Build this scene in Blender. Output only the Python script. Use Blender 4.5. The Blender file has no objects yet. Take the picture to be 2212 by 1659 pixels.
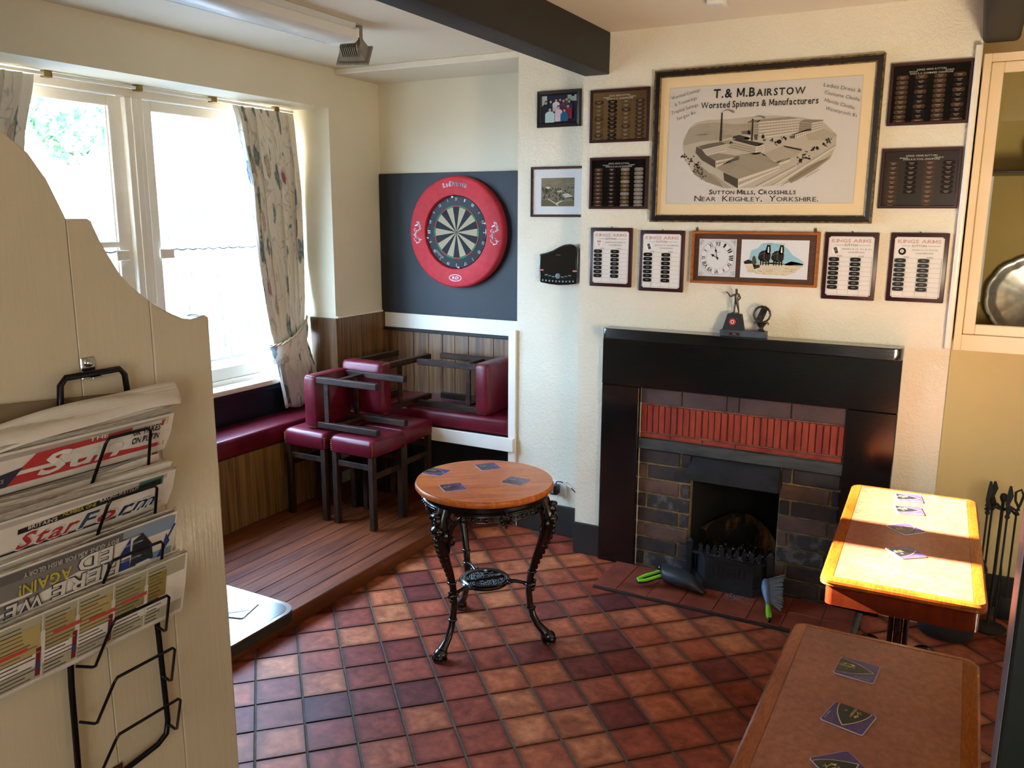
import bpy, bmesh, math, random
from mathutils import Vector, Matrix, Euler
random.seed(7)
C = bpy.context.scene.collection
PI = math.pi
sc = bpy.context.scene

# ---------------------------------------------------------------- camera
F, PX, PY = 1812.0, 2212, 1659
CAM = Vector((0, 0, 1.70))
def cam_axes(yaw, pit, rol):
    f = Vector((math.sin(yaw)*math.cos(pit), math.cos(yaw)*math.cos(pit), -math.sin(pit)))
    r = Vector((math.cos(yaw), -math.sin(yaw), 0)); u = r.cross(f)
    return r*math.cos(rol)+u*math.sin(rol), -r*math.sin(rol)+u*math.cos(rol), f
R_, U_, F_ = cam_axes(math.radians(-28.56), math.radians(11.29), math.radians(0.275))
cam = bpy.data.objects.new('camera', bpy.data.cameras.new('camera')); C.objects.link(cam)
cam.matrix_world = Matrix((( R_.x, U_.x, -F_.x, CAM.x), (R_.y, U_.y, -F_.y, CAM.y), (R_.z, U_.z, -F_.z, CAM.z), (0, 0, 0, 1)))
cam.data.sensor_width = 36; cam.data.lens = F/PX*36; cam.data.clip_start = .02; cam.data.clip_end = 200
sc.camera = cam

# ---------------------------------------------------------------- sky, sun, added fill lights, exposure
w = bpy.data.worlds.new('sky'); sc.world = w; w.use_nodes = True
nt = w.node_tree; bg = nt.nodes['Background']
tc = nt.nodes.new('ShaderNodeTexCoord'); sx = nt.nodes.new('ShaderNodeSeparateXYZ'); rp = nt.nodes.new('ShaderNodeValToRGB')
nt.links.new(tc.outputs['Generated'], sx.inputs[0]); nt.links.new(sx.outputs[2], rp.inputs[0]); nt.links.new(rp.outputs[0], bg.inputs[0])
rp.color_ramp.elements[0].color = (.47, .71, 1, 1); rp.color_ramp.elements[1].color = (.40, .62, 1, 1)
rp.color_ramp.elements[1].position = .9
bg.inputs[1].default_value = 28.5
sun = bpy.data.lights.new('sun', 'SUN'); so = bpy.data.objects.new('sun', sun); C.objects.link(so)
sun.energy = 135; sun.angle = math.radians(.6); sun.color = (1, .95, .88)
SUN_DIR = Vector((1, .029, -.402)).normalized()
so.rotation_euler = SUN_DIR.to_track_quat('-Z', 'Y').to_euler(); so.location = (-6, 3, 5)
# added fill lights without a seen source: warm points, warm spot, rear area
def lamp(name, loc, energy, col, rad):
    l = bpy.data.lights.new(name, 'POINT'); o = bpy.data.objects.new(name, l); C.objects.link(o)
    l.energy = energy; l.color = col; l.shadow_soft_size = rad; o.location = loc; return o
lamp('warm_fill', (1.15, .9, 2.28), 5, (1, .66, .36), .10)  # added warm fill, no lamp is known here
sl = bpy.data.lights.new('chimney_fill', 'SPOT'); slo = bpy.data.objects.new('chimney_fill', sl); C.objects.link(slo)  # added warm fill for the chimney wall, not a known fitting
sl.energy = 100; sl.color = (1, .82, .56); sl.spot_size = math.radians(125); sl.spot_blend = 1; sl.shadow_soft_size = .2; slo.location = (.50, 1.75, 1.25)
slo.rotation_euler = (Vector((-.85, 3.75, 2.35))-slo.location).to_track_quat('-Z', 'Y').to_euler()
lamp('warm_fill', (.35, -.9, 2.30), 4, (1, .76, .52), .12)
al = bpy.data.lights.new('rear_fill', 'AREA'); ao = bpy.data.objects.new('rear_fill', al); C.objects.link(ao)  # added fill from behind; the back wall has no window
al.shape = 'RECTANGLE'; al.size = 1.1; al.size_y = 1.2; al.energy = 24; al.color = (.93, .95, 1)
ao.location = (.6, -1.93, 1.5); ao.rotation_euler = (PI/2, 0, 0)
sc.view_settings.view_transform = 'Standard'; sc.view_settings.look = 'None'
sc.view_settings.exposure = 0.42; sc.view_settings.gamma = 1; sc.view_settings.use_curve_mapping = False
sc.cycles.use_denoising = True
sc.cycles.max_bounces = 8; sc.cycles.diffuse_bounces = 5; sc.cycles.glossy_bounces = 4; sc.cycles.transparent_max_bounces = 12
sc.cycles.sample_clamp_indirect = 30; sc.cycles.caustics_reflective = True; sc.cycles.blur_glossy = 1.0; sc.cycles.caustics_refractive = False

# ---------------------------------------------------------------- colours and materials
def lin(h):
    if not isinstance(h, str): return (h[0], h[1], h[2], 1)
    h = h.lstrip('#'); o = []
    for i in (0, 2, 4):
        c = int(h[i:i+2], 16)/255; o.append(c/12.92 if c <= .04045 else ((c+.055)/1.055)**2.4)
    return (*o, 1)
def newmat(name):
    m = bpy.data.materials.new(name); m.use_nodes = True
    t = m.node_tree; return m, t, t.nodes['Principled BSDF']
def coords(t, stretch=(1, 1, 1), world=False):
    mp = t.nodes.new('ShaderNodeMapping'); mp.inputs['Scale'].default_value = stretch
    if world:
        g = t.nodes.new('ShaderNodeNewGeometry'); t.links.new(g.outputs['Position'], mp.inputs[0])
    else:
        g = t.nodes.new('ShaderNodeTexCoord'); t.links.new(g.outputs['Object'], mp.inputs[0])
    return mp.outputs[0]
def noise(t, vec, scale, detail=4, rough=.55, dist=0):
    n = t.nodes.new('ShaderNodeTexNoise'); n.inputs['Scale'].default_value = scale; n.inputs['Detail'].default_value = detail
    n.inputs['Roughness'].default_value = rough; n.inputs['Distortion'].default_value = dist
    t.links.new(vec, n.inputs['Vector']); return n.outputs['Fac']
def ramp(t, fac, stops):
    r = t.nodes.new('ShaderNodeValToRGB'); e = r.color_ramp.elements
    while len(e) < len(stops): e.new(.5)
    for i, (p, c) in enumerate(stops): e[i].position = p; e[i].color = lin(c)
    t.links.new(fac, r.inputs[0]); return r.outputs[0]
def mixc(t, a, b, fac, mode='MIX'):
    m = t.nodes.new('ShaderNodeMix'); m.data_type = 'RGBA'; m.blend_type = mode
    for s, v in ((m.inputs[0], fac), (m.inputs[6], a), (m.inputs[7], b)):
        if hasattr(v, 'default_value') or hasattr(v, 'links'): t.links.new(v, s)
        elif isinstance(v, (int, float)): s.default_value = v
        else: s.default_value = lin(v)
    return m.outputs[2]
def mth(t, op, a, b=None):
    m = t.nodes.new('ShaderNodeMath'); m.operation = op
    for s, v in ((m.inputs[0], a), (m.inputs[1], b)):
        if v is None: continue
        if isinstance(v, (int, float)): s.default_value = v
        else: t.links.new(v, s)
    return m.outputs[0]
def bump(t, b, h, strength, dist=.002, prev=None):
    n = t.nodes.new('ShaderNodeBump'); n.inputs['Strength'].default_value = strength; n.inputs['Distance'].default_value = dist
    t.links.new(h, n.inputs['Height']); t.links.new(n.outputs[0], b.inputs['Normal']); return n
def mat(name, c1, c2=None, scale=8, rough=.5, stretch=(1, 1, 1), bmp=0, bscale=None, metal=0, coat=0, lo=.35, hi=.65, spec=.5, world=False, dist=0, detail=4, bd=.002, sheen=0):
    m, t, b = newmat(name)
    b.inputs['Roughness'].default_value = rough; b.inputs['Metallic'].default_value = metal
    b.inputs['Coat Weight'].default_value = coat; b.inputs['Coat Roughness'].default_value = .15
    b.inputs['Specular IOR Level'].default_value = spec
    v = coords(t, stretch, world)
    if c2 is None: b.inputs['Base Color'].default_value = lin(c1)
    else: t.links.new(ramp(t, noise(t, v, scale, detail, dist=dist), [(lo, c1), (hi, c2)]), b.inputs['Base Color'])
    if bmp: bump(t, b, noise(t, v, bscale or scale*3, 4), bmp, bd)
    return m
MT = {}
def anaglypta(name, c1, c2):
    m, t, b = newmat(name); v = coords(t, world=True)
    t.links.new(ramp(t, noise(t, v, 1.6, 3), [(.35, c1), (.65, c2)]), b.inputs['Base Color']); b.inputs['Roughness'].default_value = .55
    n1 = noise(t, v, 26, 1.5, .4, 3.2); r = ramp(t, n1, [(.44, '#000000'), (.56, '#ffffff')])
    bump(t, b, r, .32, .003); return m
MT['wall'] = anaglypta('embossed_cream_wallpaper', '#dad1ba', '#e1d9c4')
MT['plaster'] = mat('smooth_cream_plaster', '#d5ccb2', '#dcd4bb', 1.2, .6, bmp=.25, bscale=14, world=True)
MT['yellow_wall'] = mat('warm_cream_plaster', '#d9c48e', '#dfcb98', 1.5, .6, bmp=.15, bscale=12, world=True)
MT['ceiling'] = mat('cream_ceiling', '#d6cdb8', '#ddd5c2', 1, .7, bmp=.15, bscale=10, world=True)
MT['white_gloss'] = mat('white_gloss_joinery', '#e6dfcf', '#ece6d8', 3, .3, world=True, coat=.2)
MT['cab_paint'] = mat('cream_cabinet_paint', '#e0c7a0', '#e6cfab', 3, .4, world=True)
MT['beam'] = mat('black_stained_beam', '#0a0908', '#120f0d', 6, .6, (8, 1, 8), bmp=.3, bscale=20)
MT['skirt'] = mat('dark_brown_skirting', '#1a1512', '#241d19', 6, .65, bmp=.2, bscale=30)
MT['black_gloss'] = mat('black_gloss_paint', '#050608', '#0a0c0f', 8, .2, (1, 1, 12), bmp=.12, bscale=24, coat=.6)
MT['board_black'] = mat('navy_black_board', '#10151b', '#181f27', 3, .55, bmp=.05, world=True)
MT['navy'] = mat('navy_painted_board', '#0c1220', '#131b2c', 4, .35, world=True)
MT['mortar'] = mat('sandy_mortar', '#6e5e44', '#97845f', 30, .9, bmp=.6, bscale=120, world=True)
MT['mortar_red'] = mat('dusty_red_mortar', '#6c4a40', '#8d7365', 30, .9, bmp=.6, bscale=120, world=True)
MT['brick_dark'] = mat('dark_fired_brick', '#1f1b1d', '#3b3030', 14, .65, bmp=.6, bscale=90, world=True)
MT['brick_brown'] = mat('purple_brown_brick', '#4a352e', '#654a3e', 12, .75, bmp=.6, bscale=90, world=True)
MT['brick_grey'] = mat('sooty_brick_with_mortar_smears', '#2e2a2b', '#77706b', 16, .8, bmp=.6, bscale=90, world=True, lo=.48, hi=.72)
MT['slab'] = mat('plum_brown_slab', '#3f2d2c', '#4f3a38', 10, .6, bmp=.5, bscale=120, world=True)
MT['red_tile'] = mat('red_soldier_tile', '#7c2417', '#9a3a24', 18, .55, (1, 1, .3), bmp=.5, bscale=60, world=True)
MT['quarry'] = mat('red_quarry_tile', '#6d2b1d', '#85402c', 9, .5, bmp=.3, bscale=80, world=True)
MT['soot'] = mat('sooty_iron', '#0b0b0c', '#17181a', 12, .7, bmp=.5, bscale=60)
MT['soot_and_slot_shade'] = mat('sooted_firebox_and_slot_shade', '#030303', '#0c0a09', 8, .95, world=True)
MT['fireclay'] = mat('ochre_fireclay', '#15100a', '#a9733a', 5, .9, (2, 2, .7), world=True, lo=.5, hi=.78, bmp=.4, bscale=40)
MT['iron_grey'] = mat('blacked_grate_iron', '#1c1d20', '#2b2d31', 10, .5, bmp=.25, bscale=50, metal=.3)
MT['steel_strip'] = mat('painted_slate_strip', '#2c2f31', '#4a4c4b', 7, .45, (1, 1, 5), world=True)
MT['cast'] = mat('black_japanned_cast_iron', '#030404', '#08090a', 9, .22, bmp=.3, bscale=45, coat=.5)
MT['chrome'] = mat('polished_chrome', '#c8c8c8', None, rough=.12, metal=1)
MT['brass'] = mat('aged_brass', '#a58547', '#6d5426', 20, .35, metal=.9)
MT['steel'] = mat('grey_wire_steel', '#5a5853', None, rough=.35, metal=.9)
MT['leather'] = mat('burgundy_leatherette', '#520c19', '#681424', 10, .36, spec=.35, bmp=.12, bscale=140, world=True)
MT['piping'] = mat('burgundy_piping', '#2c0912', None, rough=.4)
MT['stool_wood'] = mat('worn_dark_oak', '#1a0e08', '#4a2c1b', 12, .6, (3, 3, .6), spec=.25, bmp=.3, bscale=40, lo=.4, hi=.8)
MT['deck'] = mat('worn_redbrown_floorboard', '#50240f', '#773c1b', 5, .6, (5, .5, 1), bmp=.2, bscale=30, world=True, spec=.2)
MT['deck_edge'] = mat('varnished_step_edge', '#5e2f14', '#7b421d', 6, .35, (4, .6, 4), bmp=.15, world=True)
def zebrano(name, c1, c2, c3):
    m, t, b = newmat(name); v = coords(t, (38, 38, 1.1), True)
    n = noise(t, v, 1.6, 5, .6, .4)
    t.links.new(ramp(t, n, [(.3, c1), (.5, c2), (.68, c3)]), b.inputs['Base Color']); b.inputs['Roughness'].default_value = .35
    bump(t, b, n, .1, .001); return m
MT['panel'] = zebrano('zebrano_panelling', '#3a2616', '#6b4a2b', '#86633c')
MT['panel_base'] = zebrano('zebrano_seat_front', '#50361c', '#7d5a30', '#946f3e')
def tablewood(name, c1, c2, st, rough=.25, sc_=3.0):
    m, t, b = newmat(name); v = coords(t, st)
    n = noise(t, v, sc_, 6, .6, .6); g = noise(t, coords(t, (st[0]*6, st[1]*6, 1)), 8, 3)
    c = ramp(t, n, [(.3, c1), (.7, c2)]); c = mixc(t, c, ramp(t, g, [(.3, '#a08070'), (.7, '#ffffff')]), .5, 'MULTIPLY')
    t.links.new(c, b.inputs['Base Color']); b.inputs['Roughness'].default_value = rough; b.inputs['Coat Weight'].default_value = .12; b.inputs['Coat Roughness'].default_value = .2; b.inputs['Specular IOR Level'].default_value = .35
    bump(t, b, n, .08, .001); return m
MT['round_top'] = tablewood('honey_mahogany_top', '#b8520f', '#e88a35', (1.2, 9, 1), .34)
MT['rail_wood'] = tablewood('orange_mahogany_frame', '#8a3c0c', '#aa561a', (6, 1, 6), .2)
MT['apron_wood'] = tablewood('red_mahogany_apron', '#5e200c', '#7d2f12', (1, 6, 6), .25)
MT['panel_top'] = tablewood('worn_brown_table_panel', '#8a5038', '#a8664a', (1.5, 1.2, 1), .34)
MT['clock_wood'] = mat('orange_oak_frame', '#8a4c1c', '#a9642a', 8, .4, (1, 8, 8))
MT['walnut'] = mat('walnut_inner_board', '#3f2412', '#4f2f19', 10, .5, (1, 8, 8))
MT['mahog'] = mat('dark_mahogany_frame', '#2a1012', '#3a171a', 10, .35, bmp=.1)
MT['black_frame'] = mat('black_brown_frame', '#120b0a', '#1e1411', 10, .35)
MT['gilt'] = mat('tarnished_gilt', '#3d2f18', '#8a6f3c', 60, .45, metal=.5)
MT['paper'] = mat('newsprint', '#cfc6b8', '#dcd4c7', 20, .85, bmp=.2, bscale=30)
MT['paper_dark'] = mat('dark_newsprint_edges', '#8f877b', '#c3baad', 90, .9, (1, 1, 12))  # darker streaked newsprint for some sheets and the folds
MT['mount'] = mat('cream_card_mount', '#e8d0a4', None, rough=.8)
MT['mount_white'] = mat('white_card_mount', '#d8d8d8', None, rough=.8)
MT['plastic_white'] = mat('white_plastic', '#dcdad4', None, rough=.35)
MT['plastic_black'] = mat('black_plastic', '#0b0b0d', None, rough=.3)
MT['plastic_gloss'] = mat('glossy_black_plastic', '#07070a', None, rough=.08, coat=.8)
MT['charcoal'] = mat('charcoal_plastic', '#23272b', '#2d3237', 30, .45)
MT['lime'] = mat('lime_rubber', '#7ac520', None, rough=.45)
MT['bristle'] = mat('grey_bristle', '#4c4c4d', '#6a6a6b', 90, .9, (1, 1, 12))
MT['bluegrey'] = mat('bluegrey_plastic', '#5f7590', None, rough=.4)
MT['red_foam'] = mat('red_foam_ring', '#b3202a', '#c02832', 30, .7, bmp=.35, bscale=260)
MT['lamp_body'] = mat('grey_bronze_casting', '#7d776a', '#8d8778', 20, .5, metal=.2)
MT['lamp_white'] = mat('pale_lamp_enamel', '#cfd3d6', None, rough=.4)
MT['diffuser'] = mat('prismatic_diffuser', '#d4d4cf', None, rough=.3)
MT['silver'] = mat('tarnished_silver_plate', '#6f6c62', '#8d8a80', 14, .22, metal=.95)
MT['green_paint'] = mat('blackgreen_gloss_paint', '#0f1512', '#161d1a', 6, .3, coat=.3)
MT['pale_edge'] = mat('pale_bluegrey_edge', '#5c6470', '#8d8b92', 9, .35, (1, 1, .5), lo=.4, hi=.6)
MT['grey_resin'] = mat('bluegrey_resin', '#36414a', '#46525c', 18, .4)
MT['pewter'] = mat('antique_pewter', '#2c2a29', '#5c5855', 40, .35, metal=.8)
MT['rope'] = mat('cream_cord', '#cbbd9d', '#a9997a', 200, .8)
MT['grout'] = mat('grey_brown_grout', '#4b4537', '#5f5848', 30, .9, world=True)
MT['black_rubber'] = mat('black_rubber_edging', '#0b0c0e', None, rough=.5)
MT['black_laminate'] = mat('black_laminate_top', '#10141c', None, rough=.16, coat=.4)
MT['hedge'] = mat('dark_evergreen_leaf', '#1d3317', '#34552a', 3, .8, bmp=.8, bscale=9)
MT['leaf'] = mat('pale_garden_leaf', '#4f7450', '#86a87c', 3, .8)
MT['bark'] = mat('grey_bark', '#4d4338', '#6b5d4d', 9, .9, (1, 1, .2), bmp=.6)
MT['stone'] = mat('pale_gritstone', '#8d8d88', '#a9a9a4', 4, .9, bmp=.6, bscale=30, world=True)
MT['tarmac'] = mat('pale_road', '#4e5052', '#5e6062', 6, .9, world=True)
MT['fence_wood'] = mat('weathered_fence_timber', '#8a8478', '#a39c8e', 9, .8, (6, 6, 1), world=True)
MT['ink'], _t, _b = newmat('printing_ink')
_a = _t.nodes.new('ShaderNodeAttribute'); _a.attribute_name = 'Col'; _t.links.new(_a.outputs['Color'], _b.inputs['Base Color']); _b.inputs['Roughness'].default_value = .6; _b.inputs['Specular IOR Level'].default_value = .25
MT['gloss_ink'], _t, _b = newmat('gloss_printed_card')
_a = _t.nodes.new('ShaderNodeAttribute'); _a.attribute_name = 'Col'; _t.links.new(_a.outputs['Color'], _b.inputs['Base Color']); _b.inputs['Roughness'].default_value = .22
MT['metal_ink'], _t, _b = newmat('engraved_plate_metal')
_a = _t.nodes.new('ShaderNodeAttribute'); _a.attribute_name = 'Col'; _t.links.new(_a.outputs['Color'], _b.inputs['Base Color']); _b.inputs['Roughness'].default_value = .22; _b.inputs['Metallic'].default_value = .75
# floor tile: colour of each tile from its own random number, mottling from noise
m, t, b = newmat('terracotta_floor_tile'); MT['tile'] = m
oi = t.nodes.new('ShaderNodeObjectInfo'); wv = coords(t, world=True)
base = ramp(t, oi.outputs['Random'], [(0, '#7e382f'), (.18, '#b65c3e'), (.38, '#d47a4e'), (.55, '#9f4e3c'), (.72, '#d98a5a'), (.86, '#b55c42'), (1, '#703a38')])
n1 = noise(t, wv, 9, 5, .6, .5); n2 = noise(t, wv, 34, 4)
c = mixc(t, base, ramp(t, n1, [(.32, '#8a6660'), (.66, '#ffffff')]), .8, 'MULTIPLY'); c = mixc(t, c, ramp(t, n2, [(.3, '#b09a90'), (.6, '#ffffff')]), .5, 'MULTIPLY')
oc = t.nodes.new('ShaderNodeTexCoord'); sp = t.nodes.new('ShaderNodeSeparateXYZ'); t.links.new(oc.outputs['Object'], sp.inputs[0])
e = mth(t, 'MAXIMUM', mth(t, 'ABSOLUTE', sp.outputs[0]), mth(t, 'ABSOLUTE', sp.outputs[1])); e = mth(t, 'ADD', e, mth(t, 'MULTIPLY', mth(t, 'SUBTRACT', n1, .5), .05))
c = mixc(t, c, ramp(t, e, [(.055, '#ffffff'), (.082, '#6f5a54')]), .75, 'MULTIPLY')
t.links.new(c, b.inputs['Base Color']); b.inputs['Roughness'].default_value = .5; b.inputs['Specular IOR Level'].default_value = .2
bump(t, b, n2, .15, .0015)
# glass: clear sheet that lets shadow rays through
def glass(name, tint=(1, 1, 1, 1), ior=1.45):
    m = bpy.data.materials.new(name); m.use_nodes = True; t = m.node_tree; t.nodes.clear()
    o = t.nodes.new('ShaderNodeOutputMaterial'); mx = t.nodes.new('ShaderNodeMixShader'); tr = t.nodes.new('ShaderNodeBsdfTransparent'); g = t.nodes.new('ShaderNodeBsdfGlossy')
    lw = t.nodes.new('ShaderNodeLayerWeight'); lw.inputs['Blend'].default_value = .5; r0 = ((ior-1)/(ior+1))**2; pw = mth(t, 'POWER', lw.outputs['Facing'], 5.0); fr_ = mth(t, 'ADD', mth(t, 'MULTIPLY', pw, 1-r0), r0); tr.inputs[0].default_value = tint; g.inputs['Roughness'].default_value = .01
    t.links.new(fr_, mx.inputs[0]); t.links.new(tr.outputs[0], mx.inputs[1]); t.links.new(g.outputs[0], mx.inputs[2]); t.links.new(mx.outputs[0], o.inputs[0]); return m
MT['glass'] = glass('clear_glass'); MT['picture_glass'] = glass('picture_glass', (.98, .98, .98, 1), 1.5)
# gloss-painted boards with brush drag
m, t, b = newmat('cream_gloss_brushed_paint'); MT['screen_paint'] = m
v = coords(t, world=True); t.links.new(ramp(t, noise(t, v, 2, 3), [(.35, '#bdb093'), (.65, '#c7ba9e')]), b.inputs['Base Color']); b.inputs['Roughness'].default_value = .16
n = noise(t, coords(t, (60, 60, 3), True), 2, 4, .6); n2 = noise(t, v, 90, 3); bump(t, b, mth(t, 'ADD', n, mth(t, 'MULTIPLY', n2, .35)), .32, .0016)
# curtain chintz: vines, leaves and blooms on ivory
m, t, b = newmat('floral_chintz'); MT['chintz'] = m
tcn = t.nodes.new('ShaderNodeTexCoord'); uv = tcn.outputs['UV']
def vmap(s, loc=(0, 0, 0)):
    mp = t.nodes.new('ShaderNodeMapping'); mp.inputs['Scale'].default_value = s; mp.inputs['Location'].default_value = loc; t.links.new(uv, mp.inputs[0]); return mp.outputs[0]
col = ramp(t, noise(t, vmap((1, 1, 1)), 3, 2), [(.3, '#d6d0c2'), (.7, '#e2ddd0')])
def voro(vec, scale, feat='F1'):
    v_ = t.nodes.new('ShaderNodeTexVoronoi'); v_.feature = feat; v_.inputs['Scale'].default_value = scale; t.links.new(vec, v_.inputs['Vector']); return v_
wd = noise(t, vmap((1, 1, 1)), 5, 2, .5, 1.5); vine = mth(t, 'ABSOLUTE', mth(t, 'SUBTRACT', wd, .5))
col = mixc(t, col, '#6c7a80', ramp(t, vine, [(.006, '#aaaaaa'), (.018, '#000000')]))
lf = voro(vmap((1.2, .8, 1), (.3, .2, 0)), 9); lm = ramp(t, mth(t, 'ADD', lf.outputs['Distance'], mth(t, 'MULTIPLY', noise(t, vmap((1, 1, 1)), 30, 2), .35)), [(.47, '#ffffff'), (.52, '#000000')])
col = mixc(t, col, ramp(t, noise(t, vmap((1, 1, 1)), 60, 2), [(.35, '#5a6a70'), (.65, '#8c999a')]), lm)
fl = voro(vmap((1, 1, 1), (.61, .35, 0)), 5.5); fd_ = mth(t, 'ADD', fl.outputs['Distance'], mth(t, 'MULTIPLY', mth(t, 'SUBTRACT', noise(t, vmap((1, 1, 1)), 26, 2), .5), .16))
rg = mth(t, 'ABSOLUTE', mth(t, 'SINE', mth(t, 'MULTIPLY', fd_, 60)))
fm = ramp(t, fd_, [(.205, '#ffffff'), (.235, '#000000')])
pick = ramp(t, fl.outputs['Color'], [(.45, '#8a4d5c'), (.55, '#a99a86')]) 
col = mixc(t, col, mixc(t, '#c9bcb0', pick, rg), fm)
t.links.new(col, b.inputs['Base Color']); b.inputs['Roughness'].default_value = .85
try: b.inputs['Transmission Weight'].default_value = 0
except Exception: pass

# ---------------------------------------------------------------- mesh helpers
def chbox(sx_, sy_, sz_, ch=0, seg=1):
    bm = bmesh.new(); bmesh.ops.create_cube(bm, size=1)
    for v in bm.verts: v.co = Vector((v.co.x*sx_, v.co.y*sy_, v.co.z*sz_))
    if ch > 0: bmesh.ops.bevel(bm, geom=list(bm.edges), offset=min(ch, .49*min(sx_, sy_, sz_)), segments=seg, affect='EDGES', profile=.5)
    bm.verts.index_update(); vs = [v.co.copy() for v in bm.verts]; fs = [[v.index for v in f.verts] for f in bm.faces]; bm.free(); return vs, fs
class G:
    def __init__(s): s.v = []; s.f = []; s.uv = None
    def add(s, vs, fs, M=None):
        n = len(s.v); s.v += [(M @ Vector(v)) if M is not None else Vector(v) for v in vs]; s.f += [[n+i for i in f] for f in fs]; return s
    def box(s, x0, x1, y0, y1, z0, z1, ch=0, seg=1, M=None):
        vs, fs = chbox(x1-x0, y1-y0, z1-z0, ch, seg); c = Vector(((x0+x1)/2, (y0+y1)/2, (z0+z1)/2)); return s.add([v+c for v in vs], fs, M)
    def obox(s, M, sx_, sy_, sz_, ch=0, seg=1): return s.add(*chbox(sx_, sy_, sz_, ch, seg), M)
    def bar(s, a, b, wd, th, ch=0, up=(0, 0, 1)):
        a = Vector(a); b = Vector(b); d = b-a; z = d.normalized(); x = Vector(up).cross(z)
        if x.length < 1e-4: x = Vector((1, 0, 0)).cross(z)
        x.normalize(); y = z.cross(x); c = (a+b)/2
        M = Matrix(((x.x, y.x, z.x, c.x), (x.y, y.y, z.y, c.y), (x.z, y.z, z.z, c.z), (0, 0, 0, 1)))
        return s.obox(M, wd, th, d.length, ch)
    def tube(s, pts, r, n=8, closed=False, cap=True, M=None):
        pts = [Vector(p) for p in pts]; k = len(pts); rs = r if isinstance(r, (list, tuple)) else [r]*k
        base = []; prev = None
        for i, p in enumerate(pts):
            if closed: t = (pts[(i+1) % k]-pts[i-1]).normalized()
            else: t = (pts[min(i+1, k-1)]-pts[max(i-1, 0)]).normalized()
            if prev is None:
                u = t.orthogonal().normalized()
            else:
                u = (prev-t*prev.dot(t)); u = u.normalized() if u.length > 1e-6 else t.orthogonal().normalized()
            prev = u; w_ = t.cross(u)
            base.append([p+(u*math.cos(2*PI*j/n)+w_*math.sin(2*PI*j/n))*rs[i] for j in range(n)])
        vs = [v for ring in base for v in ring]; fs = []
        for i in range(k if closed else k-1):
            a = i*n; b2 = ((i+1) % k)*n
            for j in range(n): fs.append([a+j, a+(j+1) % n, b2+(j+1) % n, b2+j])
        if cap and not closed: fs.append(list(range(n))[::-1]); fs.append([(k-1)*n+j for j in range(n)])
        return s.add(vs, fs, M)
    def lathe(s, prof, n=24, M=None, a0=0, a1=2*PI):
        full = abs(a1-a0-2*PI) < 1e-6; cnt = n if full else n+1; vs = []; fs = []
        for r, z in prof:
            for j in range(cnt):
                a = a0+(a1-a0)*j/n; vs.append((r*math.cos(a), r*math.sin(a), z))
        for i in range(len(prof)-1):
            for j in range(n if full else n):
                k = (j+1) % cnt if full else j+1
                fs.append([i*cnt+j, i*cnt+k, (i+1)*cnt+k, (i+1)*cnt+j])
        if full:
            if prof[0][0] > 1e-5: fs.append([j for j in range(cnt)][::-1])
            if prof[-1][0] > 1e-5: fs.append([(len(prof)-1)*cnt+j for j in range(cnt)])
        return s.add(vs, fs, M)
    def prism(s, poly, d0, d1, axis='z', M=None):
        """poly in 2D, extruded along axis: 'z' poly=(x,y); 'y' poly=(x,z); 'x' poly=(y,z)"""
        def P(p, d): return {'z': (p[0], p[1], d), 'y': (p[0], d, p[1]), 'x': (d, p[0], p[1])}[axis]
        n = len(poly); vs = [P(p, d0) for p in poly]+[P(p, d1) for p in poly]
        fs = [list(range(n))[::-1], [n+i for i in range(n)]]+[[i, (i+1) % n, n+(i+1) % n, n+i] for i in range(n)]
        return s.add(vs, fs, M)
    def ball(s, c, r, nu=12, nv=8, M=None, rz=None, ry=None):
        prof = [(math.sin(PI*i/nv), -math.cos(PI*i/nv)) for i in range(nv+1)]; rz = rz or r; ry = ry or r
        T = Matrix.Translation(Vector(c)) @ Matrix.Diagonal((r, ry, rz, 1))
        return s.lathe([(max(p[0], 1e-4), p[1]) for p in prof], nu, (M @ T) if M is not None else T)
    def build(s, name, m, parent=None, smooth=35, flip=False):
        me = bpy.data.meshes.new(name); me.from_pydata([tuple(v) for v in s.v], [], s.f)
        bm = bmesh.new(); bm.from_mesh(me); bmesh.ops.recalc_face_normals(bm, faces=list(bm.faces))
        if smooth:
            th = math.radians(smooth)
            for f in bm.faces: f.smooth = True
            for e_ in bm.edges: e_.smooth = len(e_.link_faces) == 2 and e_.calc_face_angle(0) < th
        bm.to_mesh(me); bm.free()
        me.materials.append(MT[m] if isinstance(m, str) else m)
        o = bpy.data.objects.new(name, me); C.objects.link(o); o.parent = parent; return o
def meta(o, label=None, cat=None, group=None, kind=None):
    for k, v_ in (('label', label), ('category', cat), ('group', group), ('kind', kind)):
        if v_: o[k] = v_
    return o
def empty(name, loc=(0, 0, 0), label=None, cat=None, group=None, rz=0, kind=None):
    o = bpy.data.objects.new(name, None); C.objects.link(o); o.location = loc; o.rotation_euler = (0, 0, rz); o.empty_display_size = .05
    return meta(o, label, cat, group, kind)
def inst(src, name, parent=None, loc=(0, 0, 0), rot=None):
    o = src.copy(); C.objects.link(o); o.name = name; o.parent = parent; o.location = loc
    if rot is not None: o.rotation_euler = rot
    return o
def copy_tree(root, loc=None, rot=None, label=None):
    r = root.copy(); C.objects.link(r)
    if loc is not None: r.location = loc
    if rot is not None: r.rotation_euler = rot
    if label: r['label'] = label
    for ch in list(root.children):
        c_ = ch.copy(); C.objects.link(c_); c_.parent = r
        for g_ in list(ch.children):
            d_ = g_.copy(); C.objects.link(d_); d_.parent = c_
    return r
def struct(g, name, m, parent=None, smooth=35):
    o = g.build(name, m, parent, smooth)
    if parent is None: o['kind'] = 'structure'
    return o

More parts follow.
